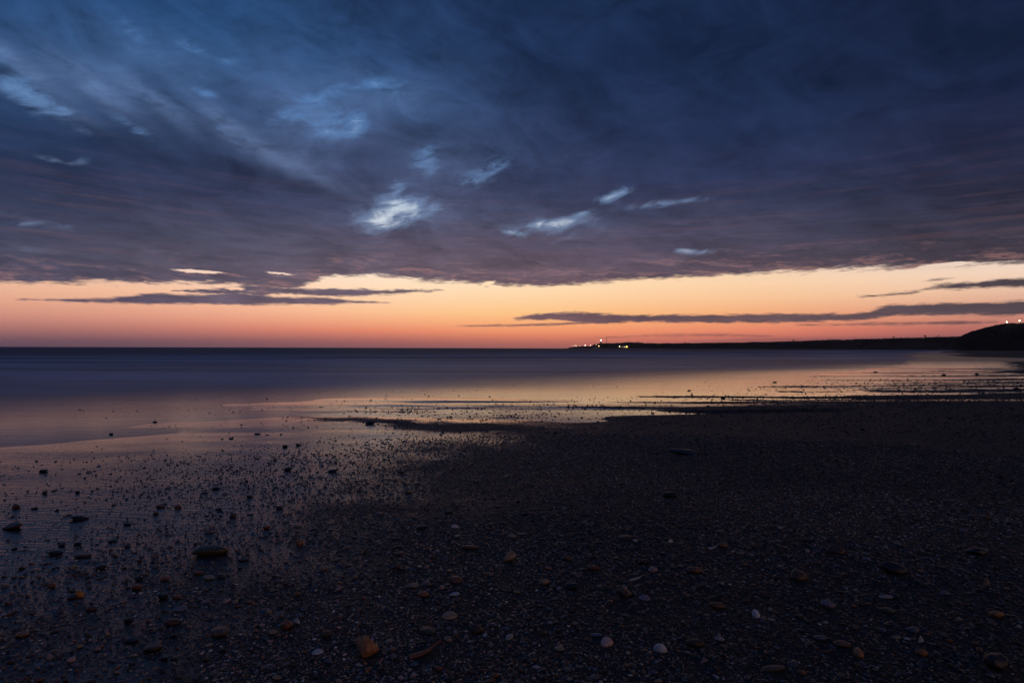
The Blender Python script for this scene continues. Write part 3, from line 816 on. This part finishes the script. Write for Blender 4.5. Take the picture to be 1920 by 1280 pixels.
for k in range(2): SHAPES['long', k] = mesh_np("stone_long", cut(IV * disp(IV, 30 + k, .22, 1.3), 30 + k, 2, .75) * (1, .6, .9), IF, m_stone)

def clam(seed, ribs):
    r = random.Random(seed); n, m = 36, 12; V, Fc = [], []
    def pt(ph, rho, k):
        x = math.cos(ph) * rho; y = math.sin(ph) * rho * .82
        y += .50 * (1 - rho) ** 1.2                       # umbo pulled to the hinge
        z = .95 * (1 - rho ** 2.2) ** .62 + .012 * math.cos(ribs * ph) * rho * (1 if ribs else 0) + .014 * math.sin(rho * 34)
        x *= 1 + .05 * math.sin(ph + seed)
        return (x * k, y * k, z * k - (1 - k) * .2)
    for k in (1.0, 0.90):
        for j in range(m + 1):
            for i in range(n): V.append(pt(2 * math.pi * i / n, j / m if j else .001, k))
    L = (m + 1) * n
    for j in range(m):
        for i in range(n):
            a, b_, c, d = j * n + i, j * n + (i + 1) % n, (j + 1) * n + (i + 1) % n, (j + 1) * n + i
            Fc.append((a, d, c, b_)); Fc.append((L + a, L + b_, L + c, L + d))
    rim0 = len(Fc)
    for i in range(n): Fc.append((m * n + i, L + m * n + i, L + m * n + (i + 1) % n, m * n + (i + 1) % n))
    me = mesh_np("shell", V, Fc, m_stone); me.materials.append(m_rim)
    mi = np.zeros(len(me.polygons), dtype=np.int32)
    mi[rim0:] = 1
    me.polygons.foreach_set('material_index', mi); return me
for k in range(3): SHAPES['clam', k] = clam(k, (0, 22, 0)[k])

def shard(seed):                  # curved broken piece of a razor shell: thin, twisted, rising at one end
    r = random.Random(seed); n, m = 22, 9; V = []
    for k in (0, 1):
        for i in range(n):
            t = i / (n - 1); w = .30 * math.sin(math.pi * min(1, t * .9 + .12)) ** .6 * (1 - .35 * t)
            cx, cy, cz = -1 + 2 * t, .55 * t * t - .1, .10 + .75 * t ** 2.2
            for j in range(m):
                u = -1 + 2 * j / (m - 1)
                V.append((cx + .12 * u * t, cy + w * u, cz + .30 * (1 - u * u) * (1 - .4 * t) - .07 * k + .02 * mnoise.noise(Vector((t * 6, u * 3, seed)))))
    L = n * m; g = grid_faces(n, m); Fc = [tuple(f[::-1]) for f in g] + [tuple(f + L) for f in g]
    edge_ = [i for i in range(m)] + [i * m + m - 1 for i in range(1, n)] + [(n - 1) * m + j for j in range(m - 2, -1, -1)] + [i * m for i in range(n - 2, 0, -1)]
    for a, b_ in zip(edge_, edge_[1:] + edge_[:1]): Fc.append((a, b_, L + b_, L + a))
    return mesh_np("broken_shell", V, Fc, m_stone)
for k in range(2): SHAPES['shard', k] = shard(k + 3)
def flake(seed):                  # thin pointed fragment standing on edge
    v = IV * disp(IV, seed, .3, 1.2); v = cut(v, seed, 5, .5); v = v * (1, .18, 1.0); v[:, 0] *= np.clip(.9 - .7 * v[:, 2], .1, 1.5); return mesh_np("shell_flake", v, IF, m_stone)
for k in range(2): SHAPES['flake', k] = flake(60 + k)

HUE = {'black': (.020, .019, .020), 'dark brown': (.075, .038, .022), 'brown': (.15, .072, .038), 'rust brown': (.24, .085, .035), 'orange brown': (.38, .16, .06), 'tan': (.40, .28, .17),
       'olive brown': (.075, .060, .026), 'grey': (.17, .17, .18), 'slate blue': (.11, .15, .21), 'mauve grey': (.24, .19, .23), 'white': (.66, .60, .58), 'pinkish': (.55, .36, .31), 'amber': (.62, .30, .08)}
NSH = {'round': 4, 'flat': 4, 'angular': 4, 'long': 2, 'clam': 3, 'shard': 2, 'flake': 2}
PLACED = []                       # x, y, radius of every single stone: the loose gravel keeps clear
def put(px, py, wpx, hpx, shape, hue, label, name=None, cat=None, rot=None, group=None, sink=0.18, var=None):
    x, y, z = ground_at(px, py + hpx * 0.28)
    D = math.hypot(x, y); slant = math.hypot(D, CAM_Z)
    w = wpx / F * slant * math.cos(math.atan2(x, y)) * 0.5        # half width
    h = max(hpx / F * slant * 0.5, w * .16)
    up_ = h * {'flat': .72, 'long': .74, 'shard': 1.0, 'round': .85}.get(shape, .92)
    k = var if var is not None else random.randrange(NSH[shape])
    if name is None: name = {'clam': 'seashell', 'shard': 'broken_shell', 'flake': 'shell_fragment'}.get(shape, 'pebble' if wpx < 22 else 'stone')
    o = link(name, SHAPES[shape, k])
    rz = rot if rot is not None else random.uniform(-20, 20) + (180 if random.random() < .5 else 0)
    depth = w * (.8 if shape != 'long' else .7)
    o.scale = (w, depth, up_ if shape not in ('clam',) else h * 1.25)
    if shape == 'flake': o.scale = (w, w, h * 1.25)
    if shape == 'shard': o.scale = (w, w * 1.1, h * 1.0)
    o.location = (x, y, z + (up_ * (1 - sink * 2.2) if shape in ('round', 'flat', 'angular', 'long', 'flake') else -h * .06))
    o.rotation_euler = (random.uniform(-.10, .10), random.uniform(-.12, .12), R(rz))
    c = np.array(HUE[hue]) * random.uniform(.85, 1.15) * (0.62 if name == 'pebble' else 0.75); o.color = (*c, 1)
    tag(o, label, cat or {'clam': 'shell', 'shard': 'shell', 'flake': 'shell'}.get(shape, 'pebble' if wpx < 22 else 'stone'), group)
    PLACED.append((x, y, max(w, depth) * .9)); return o

MARKS = [
 (688,1211,42,38,'angular','orange brown',"big orange brown angular rock standing near the bottom edge",10,"the big orange brown rock"),
 (797,1216,52,28,'shard','rust brown',"glossy curved broken shell piece right of the big orange brown rock",12,"the glossy curved broken shell"),
 (1238,1213,23,20,'clam','white',"rounded white pink shell lying near the bottom centre right",160,"the rounded white pink shell"),
 (1138,1200,26,16,'clam','pinkish',"pale pinkish broken shell left of the rounded white pink shell",40,"the pale pinkish broken shell"),
 (395,1031,60,24,'long','olive brown',"long dark olive stone lying alone on the wet sand at left",14,"the long dark olive stone"),
 (25,984,36,13,'flat','dark brown',"flat dark reddish stone at the left edge of the wet sand",0,"the flat dark stone at the left edge"),
 (147,969,30,9,'flat','black',"low black stone on the wet sand right of the left edge stone",5,"the low black stone on wet sand"),
 (1498,1078,36,22,'clam','dark brown',"dark domed shell with a thin pale rim, nearer of two alike",25,"the nearer dark domed shell"),
 (1566,1030,32,17,'clam','dark brown',"dark domed shell with a thin pale rim, farther of two alike",-20,"the farther dark domed shell"),
 (1674,1064,42,23,'round','black',"rounded black stone right of the two domed shells",0,"the rounded black stone"),
 (1868,1240,42,28,'round','black',"big round black stone near the bottom right corner",20,"the black stone near the bottom right corner"),
 (1418,1149,20,17,'clam','white',"small upright bluish white shell in the right foreground gravel",80,"the small bluish white shell"),
 (1552,1132,23,17,'round','mauve grey',"smooth mauve grey oval pebble in the right foreground gravel",-10,"the mauve grey oval pebble"),
 (1345,1133,28,16,'flat','brown',"banded brown stone with a pale streak left of the white shell",4,"the banded brown stone"),
 (1302,1067,27,16,'round','rust brown',"rust brown stone with small lumps left of the nearer domed shell",0,"the rust brown lumpy stone"),
 (955,1043,25,21,'angular','tan',"pointed tan stone standing up in the middle foreground",30,"the pointed tan stone"),
 (881,1024,32,9,'long','brown',"long low brown piece with a pale end left of the pointed tan stone",-4,"the long low brown piece"),
 (893,1177,28,17,'angular','dark brown',"dark lumpy stone above right of the curved broken shell",0,"the dark lumpy stone"),
 (802,1179,28,10,'flat','olive brown',"flat olive brown stone above the curved broken shell",0,"the flat olive brown stone"),
 (843,1151,28,13,'clam','tan',"half buried tan shell with a pale arched rim, centre foreground",20,"the half buried tan shell"),
 (1020,1090,20,13,'round','tan',"rounded tan pebble in the centre foreground",0,"the rounded tan pebble"),
 (1071,1097,24,15,'round','black',"dark round stone just right of the rounded tan pebble",0,"the dark round stone"),
 (853,1083,27,14,'flat','brown',"brown stone left of the rounded tan pebble",0,"the brown stone left of centre"),
 (793,1111,20,11,'round','orange brown',"bright orange tan pebble below left of the brown stone",0,"the bright orange tan pebble"),
 (774,1096,22,8,'flat','tan',"flat dull tan pebble above the bright orange tan pebble",0,None),
 (852,1113,18,7,'flat','white',"flat pale pebble right of the bright orange tan pebble",0,None),
 (1172,1110,30,17,'angular','brown',"brown wedge shaped stone with a lit top, right of the dark round stone",20,"the brown wedge shaped stone"),
 (1209,1118,22,10,'clam','mauve grey',"thin greyish shell beside the brown wedge shaped stone",0,None),
 (1195,1081,34,8,'shard','pinkish',"long ridged pinkish shell piece above the brown wedge shaped stone",0,"the ridged pinkish shell piece"),
 (1224,1066,16,12,'round','pinkish',"pinkish round pebble above the ridged pinkish shell piece",0,None),
 (1113,1062,18,11,'round','rust brown',"rust pebble left of the ridged pinkish shell piece",0,None),
 (1064,1045,16,12,'round','brown',"brown round pebble right of the pointed tan stone",0,None),
 (1207,1051,20,11,'flat','black',"black flat pebble above the ridged pinkish shell piece",0,None),
 (1256,925,26,13,'round','black',"black stone alone on the dark gravel right of centre",0,"the black stone right of centre"),
 (1165,905,14,6,'flat','dark brown',"small dark stone up left of the lone black stone",0,None),
 (1172,1006,26,10,'flat','dark brown',"dark brown flat stone far below the lone black stone",10,"the dark brown flat stone"),
 (1191,1012,9,7,'round','white',"tiny white pebble touching the dark brown flat stone",0,None),
 (1257,1013,13,7,'flake','white',"pale shell chip right of the dark brown flat stone",0,None),
 (1282,846,50,12,'flat','black',"low broad dark mound of stone on the far gravel",0,"the low broad dark mound"),
 (791,988,21,10,'round','black',"black pebble on the sand above the long low brown piece",0,"the black pebble on sand"),
 (853,986,15,9,'clam','white',"small pale shell right of the black pebble on sand",0,None),
 (744,1008,16,7,'flat','brown',"brown flat pebble left below the black pebble on sand",0,None),
 (766,921,14,6,'round','rust brown',"small rusty pebble on the shining sand in the middle",0,None),
 (960,1004,15,9,'round','tan',"tan round pebble right of the small pale shell",0,None),
 (978,999,20,4,'long','grey',"thin grey sliver just behind the tan round pebble",0,None),
 (748,1036,20,7,'flat','rust brown',"flat rust pebble left of the long low brown piece",0,None),
 (744,1061,13,11,'round','brown',"round brown pebble below the flat rust pebble",0,None),
 (843,1068,12,6,'round','tan',"little tan pebble above the brown stone left of centre",0,None),
 (607,1063,17,10,'round','tan',"tan round pebble right of the long dark olive stone",0,"the tan round pebble at left"),
 (561,1017,18,12,'angular','orange brown',"orange brown pebble with a lit side above the tan round pebble",0,"the orange brown pebble"),
 (457,1047,22,7,'flat','olive brown',"flat olive pebble just right of the long dark olive stone",0,None),
 (392,995,22,6,'flake','grey',"faint grey shell sliver above the long dark olive stone",0,None),
 (540,878,17,8,'round','black',"black stone on the shining sand, left of a pair",0,"the left black stone of the pair on shining sand"),
 (624,881,18,8,'flat','black',"black stone on the shining sand, right of a pair",0,None),
 (752,884,14,6,'flat','dark brown',"small dark stone on the shining sand right of the black pair",0,None),
 (695,792,20,7,'angular','black',"black stone sitting on the dark gravel bar in the shine",0,"the black stone on the gravel bar"),
 (290,790,9,3,'flat','black',"tiny black stone far off on the pink wet sand",0,None),
 (208,813,9,4,'round','black',"tiny dark stone on the pink wet sand left of the other specks",0,None),
 (482,812,12,3,'flat','black',"thin dark stone on the shine straight left of the gravel bar stone",0,None),
 (433,821,12,3,'long','black',"long thin dark stone on the shine left of the thin dark stone",0,None),
 (534,836,10,6,'round','black',"round dark stone on the shine, left of a close pair",0,None),
 (558,833,8,5,'round','black',"round dark stone on the shine, right of a close pair",0,None),
 (82,881,16,6,'flat','black',"flat dark stone on the wet sand near the left edge",0,None),
 (84,922,9,5,'round','dark brown',"small dark pebble under the flat dark stone near the left edge",0,None),
 (145,922,8,4,'round','black',"tiny black pebble between the left edge and the long dark olive stone",0,None),
 (64,952,12,4,'flat','dark brown',"flat brown pebble above the flat dark stone at the left edge",0,None),
 (302,948,19,7,'flat','rust brown',"flat reddish pebble on the wet sand, left of three",0,None),
 (334,948,15,8,'round','rust brown',"round reddish pebble on the wet sand, right of three",0,"the round reddish pebble"),
 (292,961,11,6,'round','brown',"small brown pebble on the wet sand, lowest of three",0,None),
 (404,914,14,6,'flat','black',"dark pebble on the wet sand up left of the shining patch",0,None),
 (385,922,12,4,'flat','dark brown',"thin brown pebble beside the dark pebble on wet sand",0,None),
 (410,953,12,5,'flat','dark brown',"flat dark brown pebble right of the round reddish pebble",0,None),
 (437,966,12,9,'round','dark brown',"round dark brown pebble above the long dark olive stone",0,None),
 (467,930,10,7,'round','black',"round black pebble above the round dark brown pebble",0,None),
 (524,950,14,7,'round','dark brown',"dark brown pebble on sand right of the reddish trio",0,None),
 (238,981,13,5,'flat','black',"low black pebble right of the low black stone on wet sand",0,None),
 (210,1012,18,5,'flat','black',"flat black pebble left of the long dark olive stone",0,None),
 (239,1023,11,5,'flat','dark brown',"small flat pebble below right of the flat black pebble",0,None),
 (102,1035,26,9,'flat','black',"flat black stone low at left above the pebble patch",0,"the flat black stone low at left"),
 (116,1020,14,6,'round','dark brown',"dark pebble above the flat black stone, left of a pair",0,None),
 (145,1018,15,6,'round','black',"dark pebble above the flat black stone, right of a pair",0,None),
 (155,1041,32,7,'long','dark brown',"long dark pebble right of the flat black stone low at left",4,None),
 (215,1039,18,5,'flake','tan',"thin tan shell chip right of the long dark pebble",0,None),
 (189,1061,19,8,'round','black',"round black pebble below the thin tan shell chip",0,None),
 (287,1053,10,7,'round','black',"small black pebble standing behind the grey one",0,None),
 (290,1059,16,7,'flat','grey',"flat grey pebble below left of the long dark olive stone",0,"the flat grey pebble"),
 (260,1083,16,9,'round','black',"black pebble above a brown one, lower left sand",0,None),
 (256,1099,21,12,'round','rust brown',"rust brown round stone under the black pebble, lower left sand",0,"the rust brown round stone"),
 (305,1117,17,13,'round','black',"round black pebble right below the rust brown round stone",0,None),
 (308,1083,18,9,'flat','rust brown',"flat rust pebble right of the rust brown round stone",0,None),
 (371,1072,18,8,'round','rust brown',"reddish pebble under the long dark olive stone, left of three",0,None),
 (391,1081,20,8,'flat','tan',"tan pebble under the long dark olive stone, middle of three",0,None),
 (414,1079,16,8,'round','olive brown',"olive pebble under the long dark olive stone, right of three",0,None),
 (148,1113,17,14,'flake','amber',"bright amber pointed shell chip standing up at lower left",20,"the bright amber shell chip"),
 (136,1117,16,8,'flat','dark brown',"dark pebble leaning on the bright amber shell chip",0,None),
 (96,1095,16,9,'round','rust brown',"reddish pebble up left of the bright amber shell chip",0,None),
 (172,1138,20,10,'flat','brown',"brown pebble below the bright amber shell chip",0,None),
 (241,1160,19,11,'round','black',"black pebble among the lower left stones, left of a brown one",0,None),
 (322,1164,27,12,'flat','dark brown',"flat dark brown stone in the lower left, alone on sand",0,"the flat dark brown stone at lower left"),
 (412,1182,35,16,'flat','brown',"broad brown stone with a dull top in the lower left",0,"the broad brown stone"),
 (539,1169,24,19,'angular','rust brown',"rust brown lump with a pale shell against its right side",0,"the rust brown lump"),
 (556,1163,20,9,'flake','white',"pale broken shell against the rust brown lump",-20,None),
 (510,1182,17,8,'round','tan',"tan pebble left of the rust brown lump",0,None),
 (612,1187,17,14,'round','brown',"round brown pebble right of the rust brown lump",0,None),
 (595,1219,20,8,'clam','white',"flat pale bluish shell between the rust lump and the big rock",0,"the flat pale bluish shell"),
 (40,1188,23,9,'flat','orange brown',"flat orange brown pebble near the left edge at the bottom",0,"the flat orange brown pebble"),
 (133,1237,15,10,'round','pinkish',"pinkish pebble among dark stones in the bottom left corner",0,"the pinkish pebble in the bottom left corner"),
 (201,1186,9,8,'flake','pinkish',"tiny pale chip above the dark stones at bottom left",0,None),
 (247,1198,28,8,'long','black',"long black stone right of the tiny pale chip",0,None),
 (285,1212,30,14,'flat','dark brown',"dark brown stone below the long black stone",0,"the dark brown stone low at left"),
 (338,1139,22,8,'flat','grey',"dull grey flat pebble above the flat dark brown stone",0,None),
 (391,1207,16,6,'flat','tan',"little flat tan pebble under the broad brown stone",0,None),
 (1355,1020,16,10,'round','orange brown',"orange brown pebble beside a curved pale rim of shell",0,"the orange brown pebble by a pale rim"),
 (1338,1023,22,9,'shard','white',"curved pale shell rim left of the orange brown pebble",10,None),
 (1832,1033,36,13,'flat','black',"wide flat black stone near the right edge",0,"the wide flat black stone"),
 (1661,1117,21,8,'flat','pinkish',"flat pinkish stone below the rounded black stone",0,"the flat pinkish stone"),
 (1850,1093,13,13,'flake','tan',"tan upright chip below the wide flat black stone",0,None),
 (1771,1110,25,7,'flake','slate blue',"long bluish chip right of the flat pinkish stone",0,"the long bluish chip"),
 (1664,1143,25,9,'flat','olive brown',"flat olive stone below the flat pinkish stone",0,None),
 (1711,1179,21,11,'flat','grey',"grey pebble in the right foreground below the olive stone",0,"the grey pebble at right"),
 (1538,1195,20,11,'round','grey',"pale grey round pebble below the mauve grey oval pebble",0,"the pale grey round pebble"),
 (1579,1206,26,12,'flat','rust brown',"rust brown flat stone right of the pale grey round pebble",0,None),
 (1610,1222,25,15,'clam','orange brown',"orange brown shell with a bright edge right of the rust flat stone",60,"the orange brown shell"),
 (1553,1217,24,10,'shard','rust brown',"curved rusty shell piece left of the orange brown shell",0,None),
 (1869,1151,27,14,'flat','orange brown',"layered orange brown stone near the right edge",0,"the layered orange brown stone"),
 (1303,1203,28,14,'round','dark brown',"dark brown round stone right of the rounded white pink shell",0,"the dark brown round stone"),
 (1728,1222,19,13,'round','orange brown',"orange brown pebble among the grey gravel at lower right",0,None),
 (1727,1200,11,11,'flake','white',"small white upright chip above the orange brown pebble",0,None),
 (1450,1251,40,9,'long','brown',"long flat brown splinter near the bottom edge at right",6,"the long flat brown splinter"),
 (1375,1178,12,8,'flake','slate blue',"bluish chip below the small bluish white shell",0,None),
 (1320,1238,20,7,'flake','mauve grey',"grey violet chip at the bottom, right of the white pink shell",0,None),
 (1349,1197,16,9,'flat','pinkish',"pinkish flat pebble right of the dark brown round stone",0,None),
 (1694,1022,11,6,'round','brown',"little brown pebble above right of the farther domed shell",0,None),
 (1655,1180,13,9,'round','slate blue',"blue grey pebble left of the grey pebble at right",0,None),
 (1016,1184,20,11,'angular','olive brown',"olive angular pebble between the broken shells",0,"the olive angular pebble"),
 (1048,1213,18,8,'round','tan',"tan oval pebble left of the pale pinkish broken shell",0,None),
 (840,1197,15,10,'round','tan',"tan pebble at the upper end of the curved broken shell",0,None),
 (948,1178,12,7,'round','slate blue',"slate blue pebble right of the dark lumpy stone",0,None),
 (1118,1187,22,4,'long','slate blue',"thin bluish stick like shell above the pale pinkish broken shell",0,None),
 (1453,716,8,3,'round','black',"small black stone standing in the far right shine",0,"the small black stone in the far shine"),
 (1770,702,9,3,'flat','black',"dark stone on the far wet sand toward the cliff, left of two",0,None),
 (1832,701,8,3,'round','black',"dark stone on the far wet sand toward the cliff, right of two",0,None),
 (1292,732,6,3,'round','black',"tiny black stone in the middle of the far orange shine",0,None),
 (1356,746,9,4,'round','olive brown',"greenish dark stone on the near orange channel",0,None),
 (1642,697,8,3,'round','black',"tiny black stone far off on the pink wet sand at right",0,None),
 (1907,728,11,4,'round','black',"dark round stone at the right edge beyond the gravel",0,None),
]
ANCHORS = []
for m_ in MARKS:
    px, py, w, h, shape, hue, lab, rot, ref = m_
    if any(shape == q for q in ('clam', 'shard', 'flake')): r_ = rot if rot else random.uniform(-25, 25)
    else: r_ = rot if rot else None
    put(px, py, w, h, shape, hue, lab, rot=r_)
    if ref: ANCHORS.append((px, py, ref))

# the other larger pebbles, each named by colour, shape and the marked stone it lies beside
used_lab = set()
SH_WORD = {'round': 'round', 'flat': 'flat', 'angular': 'angular', 'long': 'slender'}
hues = ['dark brown', 'brown', 'rust brown', 'orange brown', 'tan', 'olive brown', 'grey', 'slate blue', 'mauve grey', 'pinkish', 'black', 'white']
hw = [.16, .13, .10, .06, .10, .06, .12, .08, .06, .04, .07, .03]
rp = random.Random(99); taken = [(m_[0], m_[1], m_[2]) for m_ in MARKS]; made = 0; tries = 0
while made < 120 and tries < 9000:
    tries += 1
    py = 1275 - (rp.random() ** 1.7) * 330; px = rp.uniform(5, 1915)
    if py < 1130 and rp.random() < .4: continue
    if px < 520 and py < 1040 and rp.random() < .75: continue
    if any(abs(px - a) < 14 + w_ * .6 and abs(py - b_) < 10 + w_ * .3 for a, b_, w_ in taken): continue
    a = min(ANCHORS, key=lambda q: math.hypot((px - q[0]), (py - q[1]) * 1.6))
    ddx, ddy = px - a[0], (py - a[1]) * 1.6
    ang = math.degrees(math.atan2(-ddy, ddx)) % 360
    dirw = ["right of", "above right of", "above", "above left of", "left of", "below left of", "below", "below right of"][int((ang + 22.5) // 45) % 8]
    hue = rp.choices(hues, hw)[0]; shape = rp.choices(['round', 'flat', 'angular', 'long'], [.34, .36, .18, .12])[0]
    ref = a[2]
    lab = f"small {SH_WORD[shape]} {hue} pebble {dirw} {ref}"
    if lab in used_lab or len(lab.split()) > 16: continue
    used_lab.add(lab)
    w_ = rp.uniform(8, 15); put(px, py, w_, w_ * rp.uniform(.42, .65), shape, hue, lab, name='pebble', cat='pebble')
    taken.append((px, py, w_)); made += 1
PL = np.array(PLACED, dtype=np.float32)

# ------------------------------------------------------------------ loose gravel: far too many to count
def scatter(n, r0, r1, az, k, cap, seed, sparse):
    r = np.random.default_rng(seed)
    rad = r0 * (r1 / r0) ** r.random(n); a = np.radians(r.uniform(-az, az, n)); x, y = rad * np.sin(a), rad * np.cos(a)
    size = rad * k * (1 - r.random(n) * 0.995) ** (-1 / 3.1)
    g = gravel(x, y); z = height(x, y)
    keep = (r.random(n) < np.maximum(g ** 1.5 * np.clip(0.85 + 0.9 * fbm(x * 0.55, y * 0.9, 120, 3), 0.25, 1), sparse(x, y, size))) & (size < cap(x, y)) & (z > -0.045 * (y > 8))
    x, y, z, size = x[keep].astype(np.float32), y[keep].astype(np.float32), np.maximum(z[keep], -0.003), size[keep]
    if y.min() < 4: 
        d = ((x[:, None] - PL[None, :, 0]) ** 2 + (y[:, None] - PL[None, :, 1]) ** 2) < (PL[None, :, 2] + size[:, None].astype(np.float32) * .5) ** 2
        ok = ~d.any(1); x, y, z, size = x[ok], y[ok], z[ok], size[ok]
    return x, y, z, size
sp = lambda x, y, s_: 0.045 * sstep(-0.15, 0.35, fbm(x * 1.1, y * 1.4, 68, 3)) + 0.010 + 0.16 * (s_ < np.hypot(x, y) * 0.0028) * sstep(-0.3, 0.3, fbm(x * 0.8, y * 1.6, 70, 3)) + 0.22 * sstep(-0.5, -2.0, x) * sstep(2.6, 1.7, y)
X, Y, Z, SZ = [], [], [], []
for i in range(6):                # near gravel, in slices to keep memory small
    for q, l in zip(scatter(50000, 1.25, 7.0, 62, 0.0023, lambda x, y: 0.030 + 0 * x, 100 + i, sp), (X, Y, Z, SZ)): l.append(q)
for q, l in zip(scatter(26000, 1.25, 3.6, 60, 0.0052, lambda x, y: 0.034 + 0 * x, 150, sp), (X, Y, Z, SZ)): l.append(q)
for i in range(2):                # farther stones: only those big enough to show
    for q, l in zip(scatter(50000, 5.5, 26, 58, 0.0017, lambda x, y: 0.055 + 0 * x, 200 + i, lambda x, y, s_: 0.012 + 0.03 * sstep(-0.1, 0.4, fbm(x * 0.7, y * 1.2, 69, 3)) + (0.22 + 0.5 * fbm(x * 0.25, y * 0.9, 67, 3)).clip(0, 1) * sstep(-3.5, -1.0, shore_s(x, y)) * sstep(8.5, 9.5, y) * sstep(-3, 1, x)), (X, Y, Z, SZ)): l.append(q)
X, Y, Z, SZ = map(np.concatenate, (X, Y, Z, SZ))
N = len(X); r = np.random.default_rng(4)
pal = np.array([HUE[h] for h in hues]); pw = np.array(hw); ci = r.choice(len(hues), N, p=pw / pw.sum())
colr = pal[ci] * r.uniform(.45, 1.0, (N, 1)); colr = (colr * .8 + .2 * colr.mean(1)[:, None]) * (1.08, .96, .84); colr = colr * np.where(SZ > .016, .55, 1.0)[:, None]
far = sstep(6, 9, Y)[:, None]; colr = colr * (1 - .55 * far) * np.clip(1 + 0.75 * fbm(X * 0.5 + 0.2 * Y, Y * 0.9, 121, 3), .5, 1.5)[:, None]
scl = np.stack([SZ * .5 * r.uniform(.8, 1.3, N), SZ * .5 * r.uniform(.55, 1, N), SZ * .5 * r.uniform(.22, .55, N)], 1)
rot = np.stack([r.normal(0, .22, N), r.normal(0, .22, N), r.uniform(0, 6.28, N)], 1)
me = bpy.data.meshes.new("gravel"); me.vertices.add(N)
me.vertices.foreach_set('co', np.stack([X, Y, Z + scl[:, 2] * r.uniform(-.2, .5, N)], 1).astype(np.float32).ravel())
for nm, data in (('scl', scl), ('rot', rot)):
    a = me.attributes.new(nm, 'FLOAT_VECTOR', 'POINT'); a.data.foreach_set('vector', data.astype(np.float32).ravel())
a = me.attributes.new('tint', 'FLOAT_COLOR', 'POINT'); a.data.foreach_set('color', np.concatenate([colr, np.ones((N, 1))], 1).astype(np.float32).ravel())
me.update()
go = tag(link("gravel", me), kind='stuff', label="loose small pebbles and shell bits covering the dark beach", cat="gravel")
gn = bpy.data.node_groups.new("gravel_scatter", 'GeometryNodeTree')
gn.interface.new_socket("Geometry", in_out='INPUT', socket_type='NodeSocketGeometry'); gn.interface.new_socket("Geometry", in_out='OUTPUT', socket_type='NodeSocketGeometry')
gi, gout = gn.nodes.new('NodeGroupInput'), gn.nodes.new('NodeGroupOutput')
def na_(nm, ty):
    n = gn.nodes.new('GeometryNodeInputNamedAttribute'); n.data_type = ty; n.inputs[0].default_value = nm; return n.outputs[0]
gj = gn.nodes.new('GeometryNodeGeometryToInstance')
for k in range(9):
    ic = gn.nodes.new('GeometryNodeMeshIcoSphere'); ic.inputs['Radius'].default_value = 1.0; ic.inputs['Subdivisions'].default_value = 2 if k < 6 else 1
    nz = gn.nodes.new('ShaderNodeTexNoise'); nz.noise_dimensions = '4D'; nz.inputs['W'].default_value = k * 3.7; nz.inputs['Scale'].default_value = 0.9; nz.inputs['Detail'].default_value = 2
    sb = gn.nodes.new('ShaderNodeVectorMath'); sb.operation = 'SUBTRACT'; sb.inputs[1].default_value = (.5, .5, .5); gn.links.new(nz.outputs['Color'], sb.inputs[0])
    ml = gn.nodes.new('ShaderNodeVectorMath'); ml.operation = 'SCALE'; ml.inputs[3].default_value = 1.5 if k < 6 else 2.0; gn.links.new(sb.outputs[0], ml.inputs[0])
    st = gn.nodes.new('GeometryNodeSetPosition'); gn.links.new(ic.outputs['Mesh'], st.inputs['Geometry']); gn.links.new(ml.outputs[0], st.inputs['Offset'])
    ss = gn.nodes.new('GeometryNodeSetShadeSmooth'); ss.inputs['Shade Smooth'].default_value = k < 6; gn.links.new(st.outputs[0], ss.inputs['Geometry'])
    sm_ = gn.nodes.new('GeometryNodeSetMaterial'); sm_.inputs['Material'].default_value = m_grain; gn.links.new(ss.outputs[0], sm_.inputs['Geometry'])
    gn.links.new(sm_.outputs[0], gj.inputs[0])
ip = gn.nodes.new('GeometryNodeInstanceOnPoints'); ip.inputs['Pick Instance'].default_value = True
gn.links.new(gi.outputs[0], ip.inputs['Points']); gn.links.new(gj.outputs[0], ip.inputs['Instance'])
er = gn.nodes.new('FunctionNodeEulerToRotation'); gn.links.new(na_('rot', 'FLOAT_VECTOR'), er.inputs[0]); gn.links.new(er.outputs[0], ip.inputs['Rotation'])
gn.links.new(na_('scl', 'FLOAT_VECTOR'), ip.inputs['Scale']); gn.links.new(ip.outputs[0], gout.inputs[0])
mod = go.modifiers.new("scatter", 'NODES'); mod.node_group = gn
print("gravel", N, "singles", len(PLACED))

# ------------------------------------------------------------------ thin evening haze over the bay
bpy.context.view_layer.update()
def haze_box(bm): box(bm, -6500, 6500, -600, 6500, -2.0, 75.0)
mh = bpy.data.materials.new("haze_air"); mh.use_nodes = True; nt = mh.node_tree; nt.nodes.clear()
pv = nt.nodes.new('ShaderNodeVolumePrincipled'); pv.inputs['Color'].default_value = (0.93, 0.90, 0.92, 1); pv.inputs['Density'].default_value = 4.5e-5; pv.inputs['Anisotropy'].default_value = 0.45
mo = nt.nodes.new('ShaderNodeOutputMaterial'); nt.links.new(pv.outputs[0], mo.inputs['Volume'])
hz = bm_obj("haze", haze_box, mh); tag(hz, kind='stuff', label="thin evening haze over the bay")
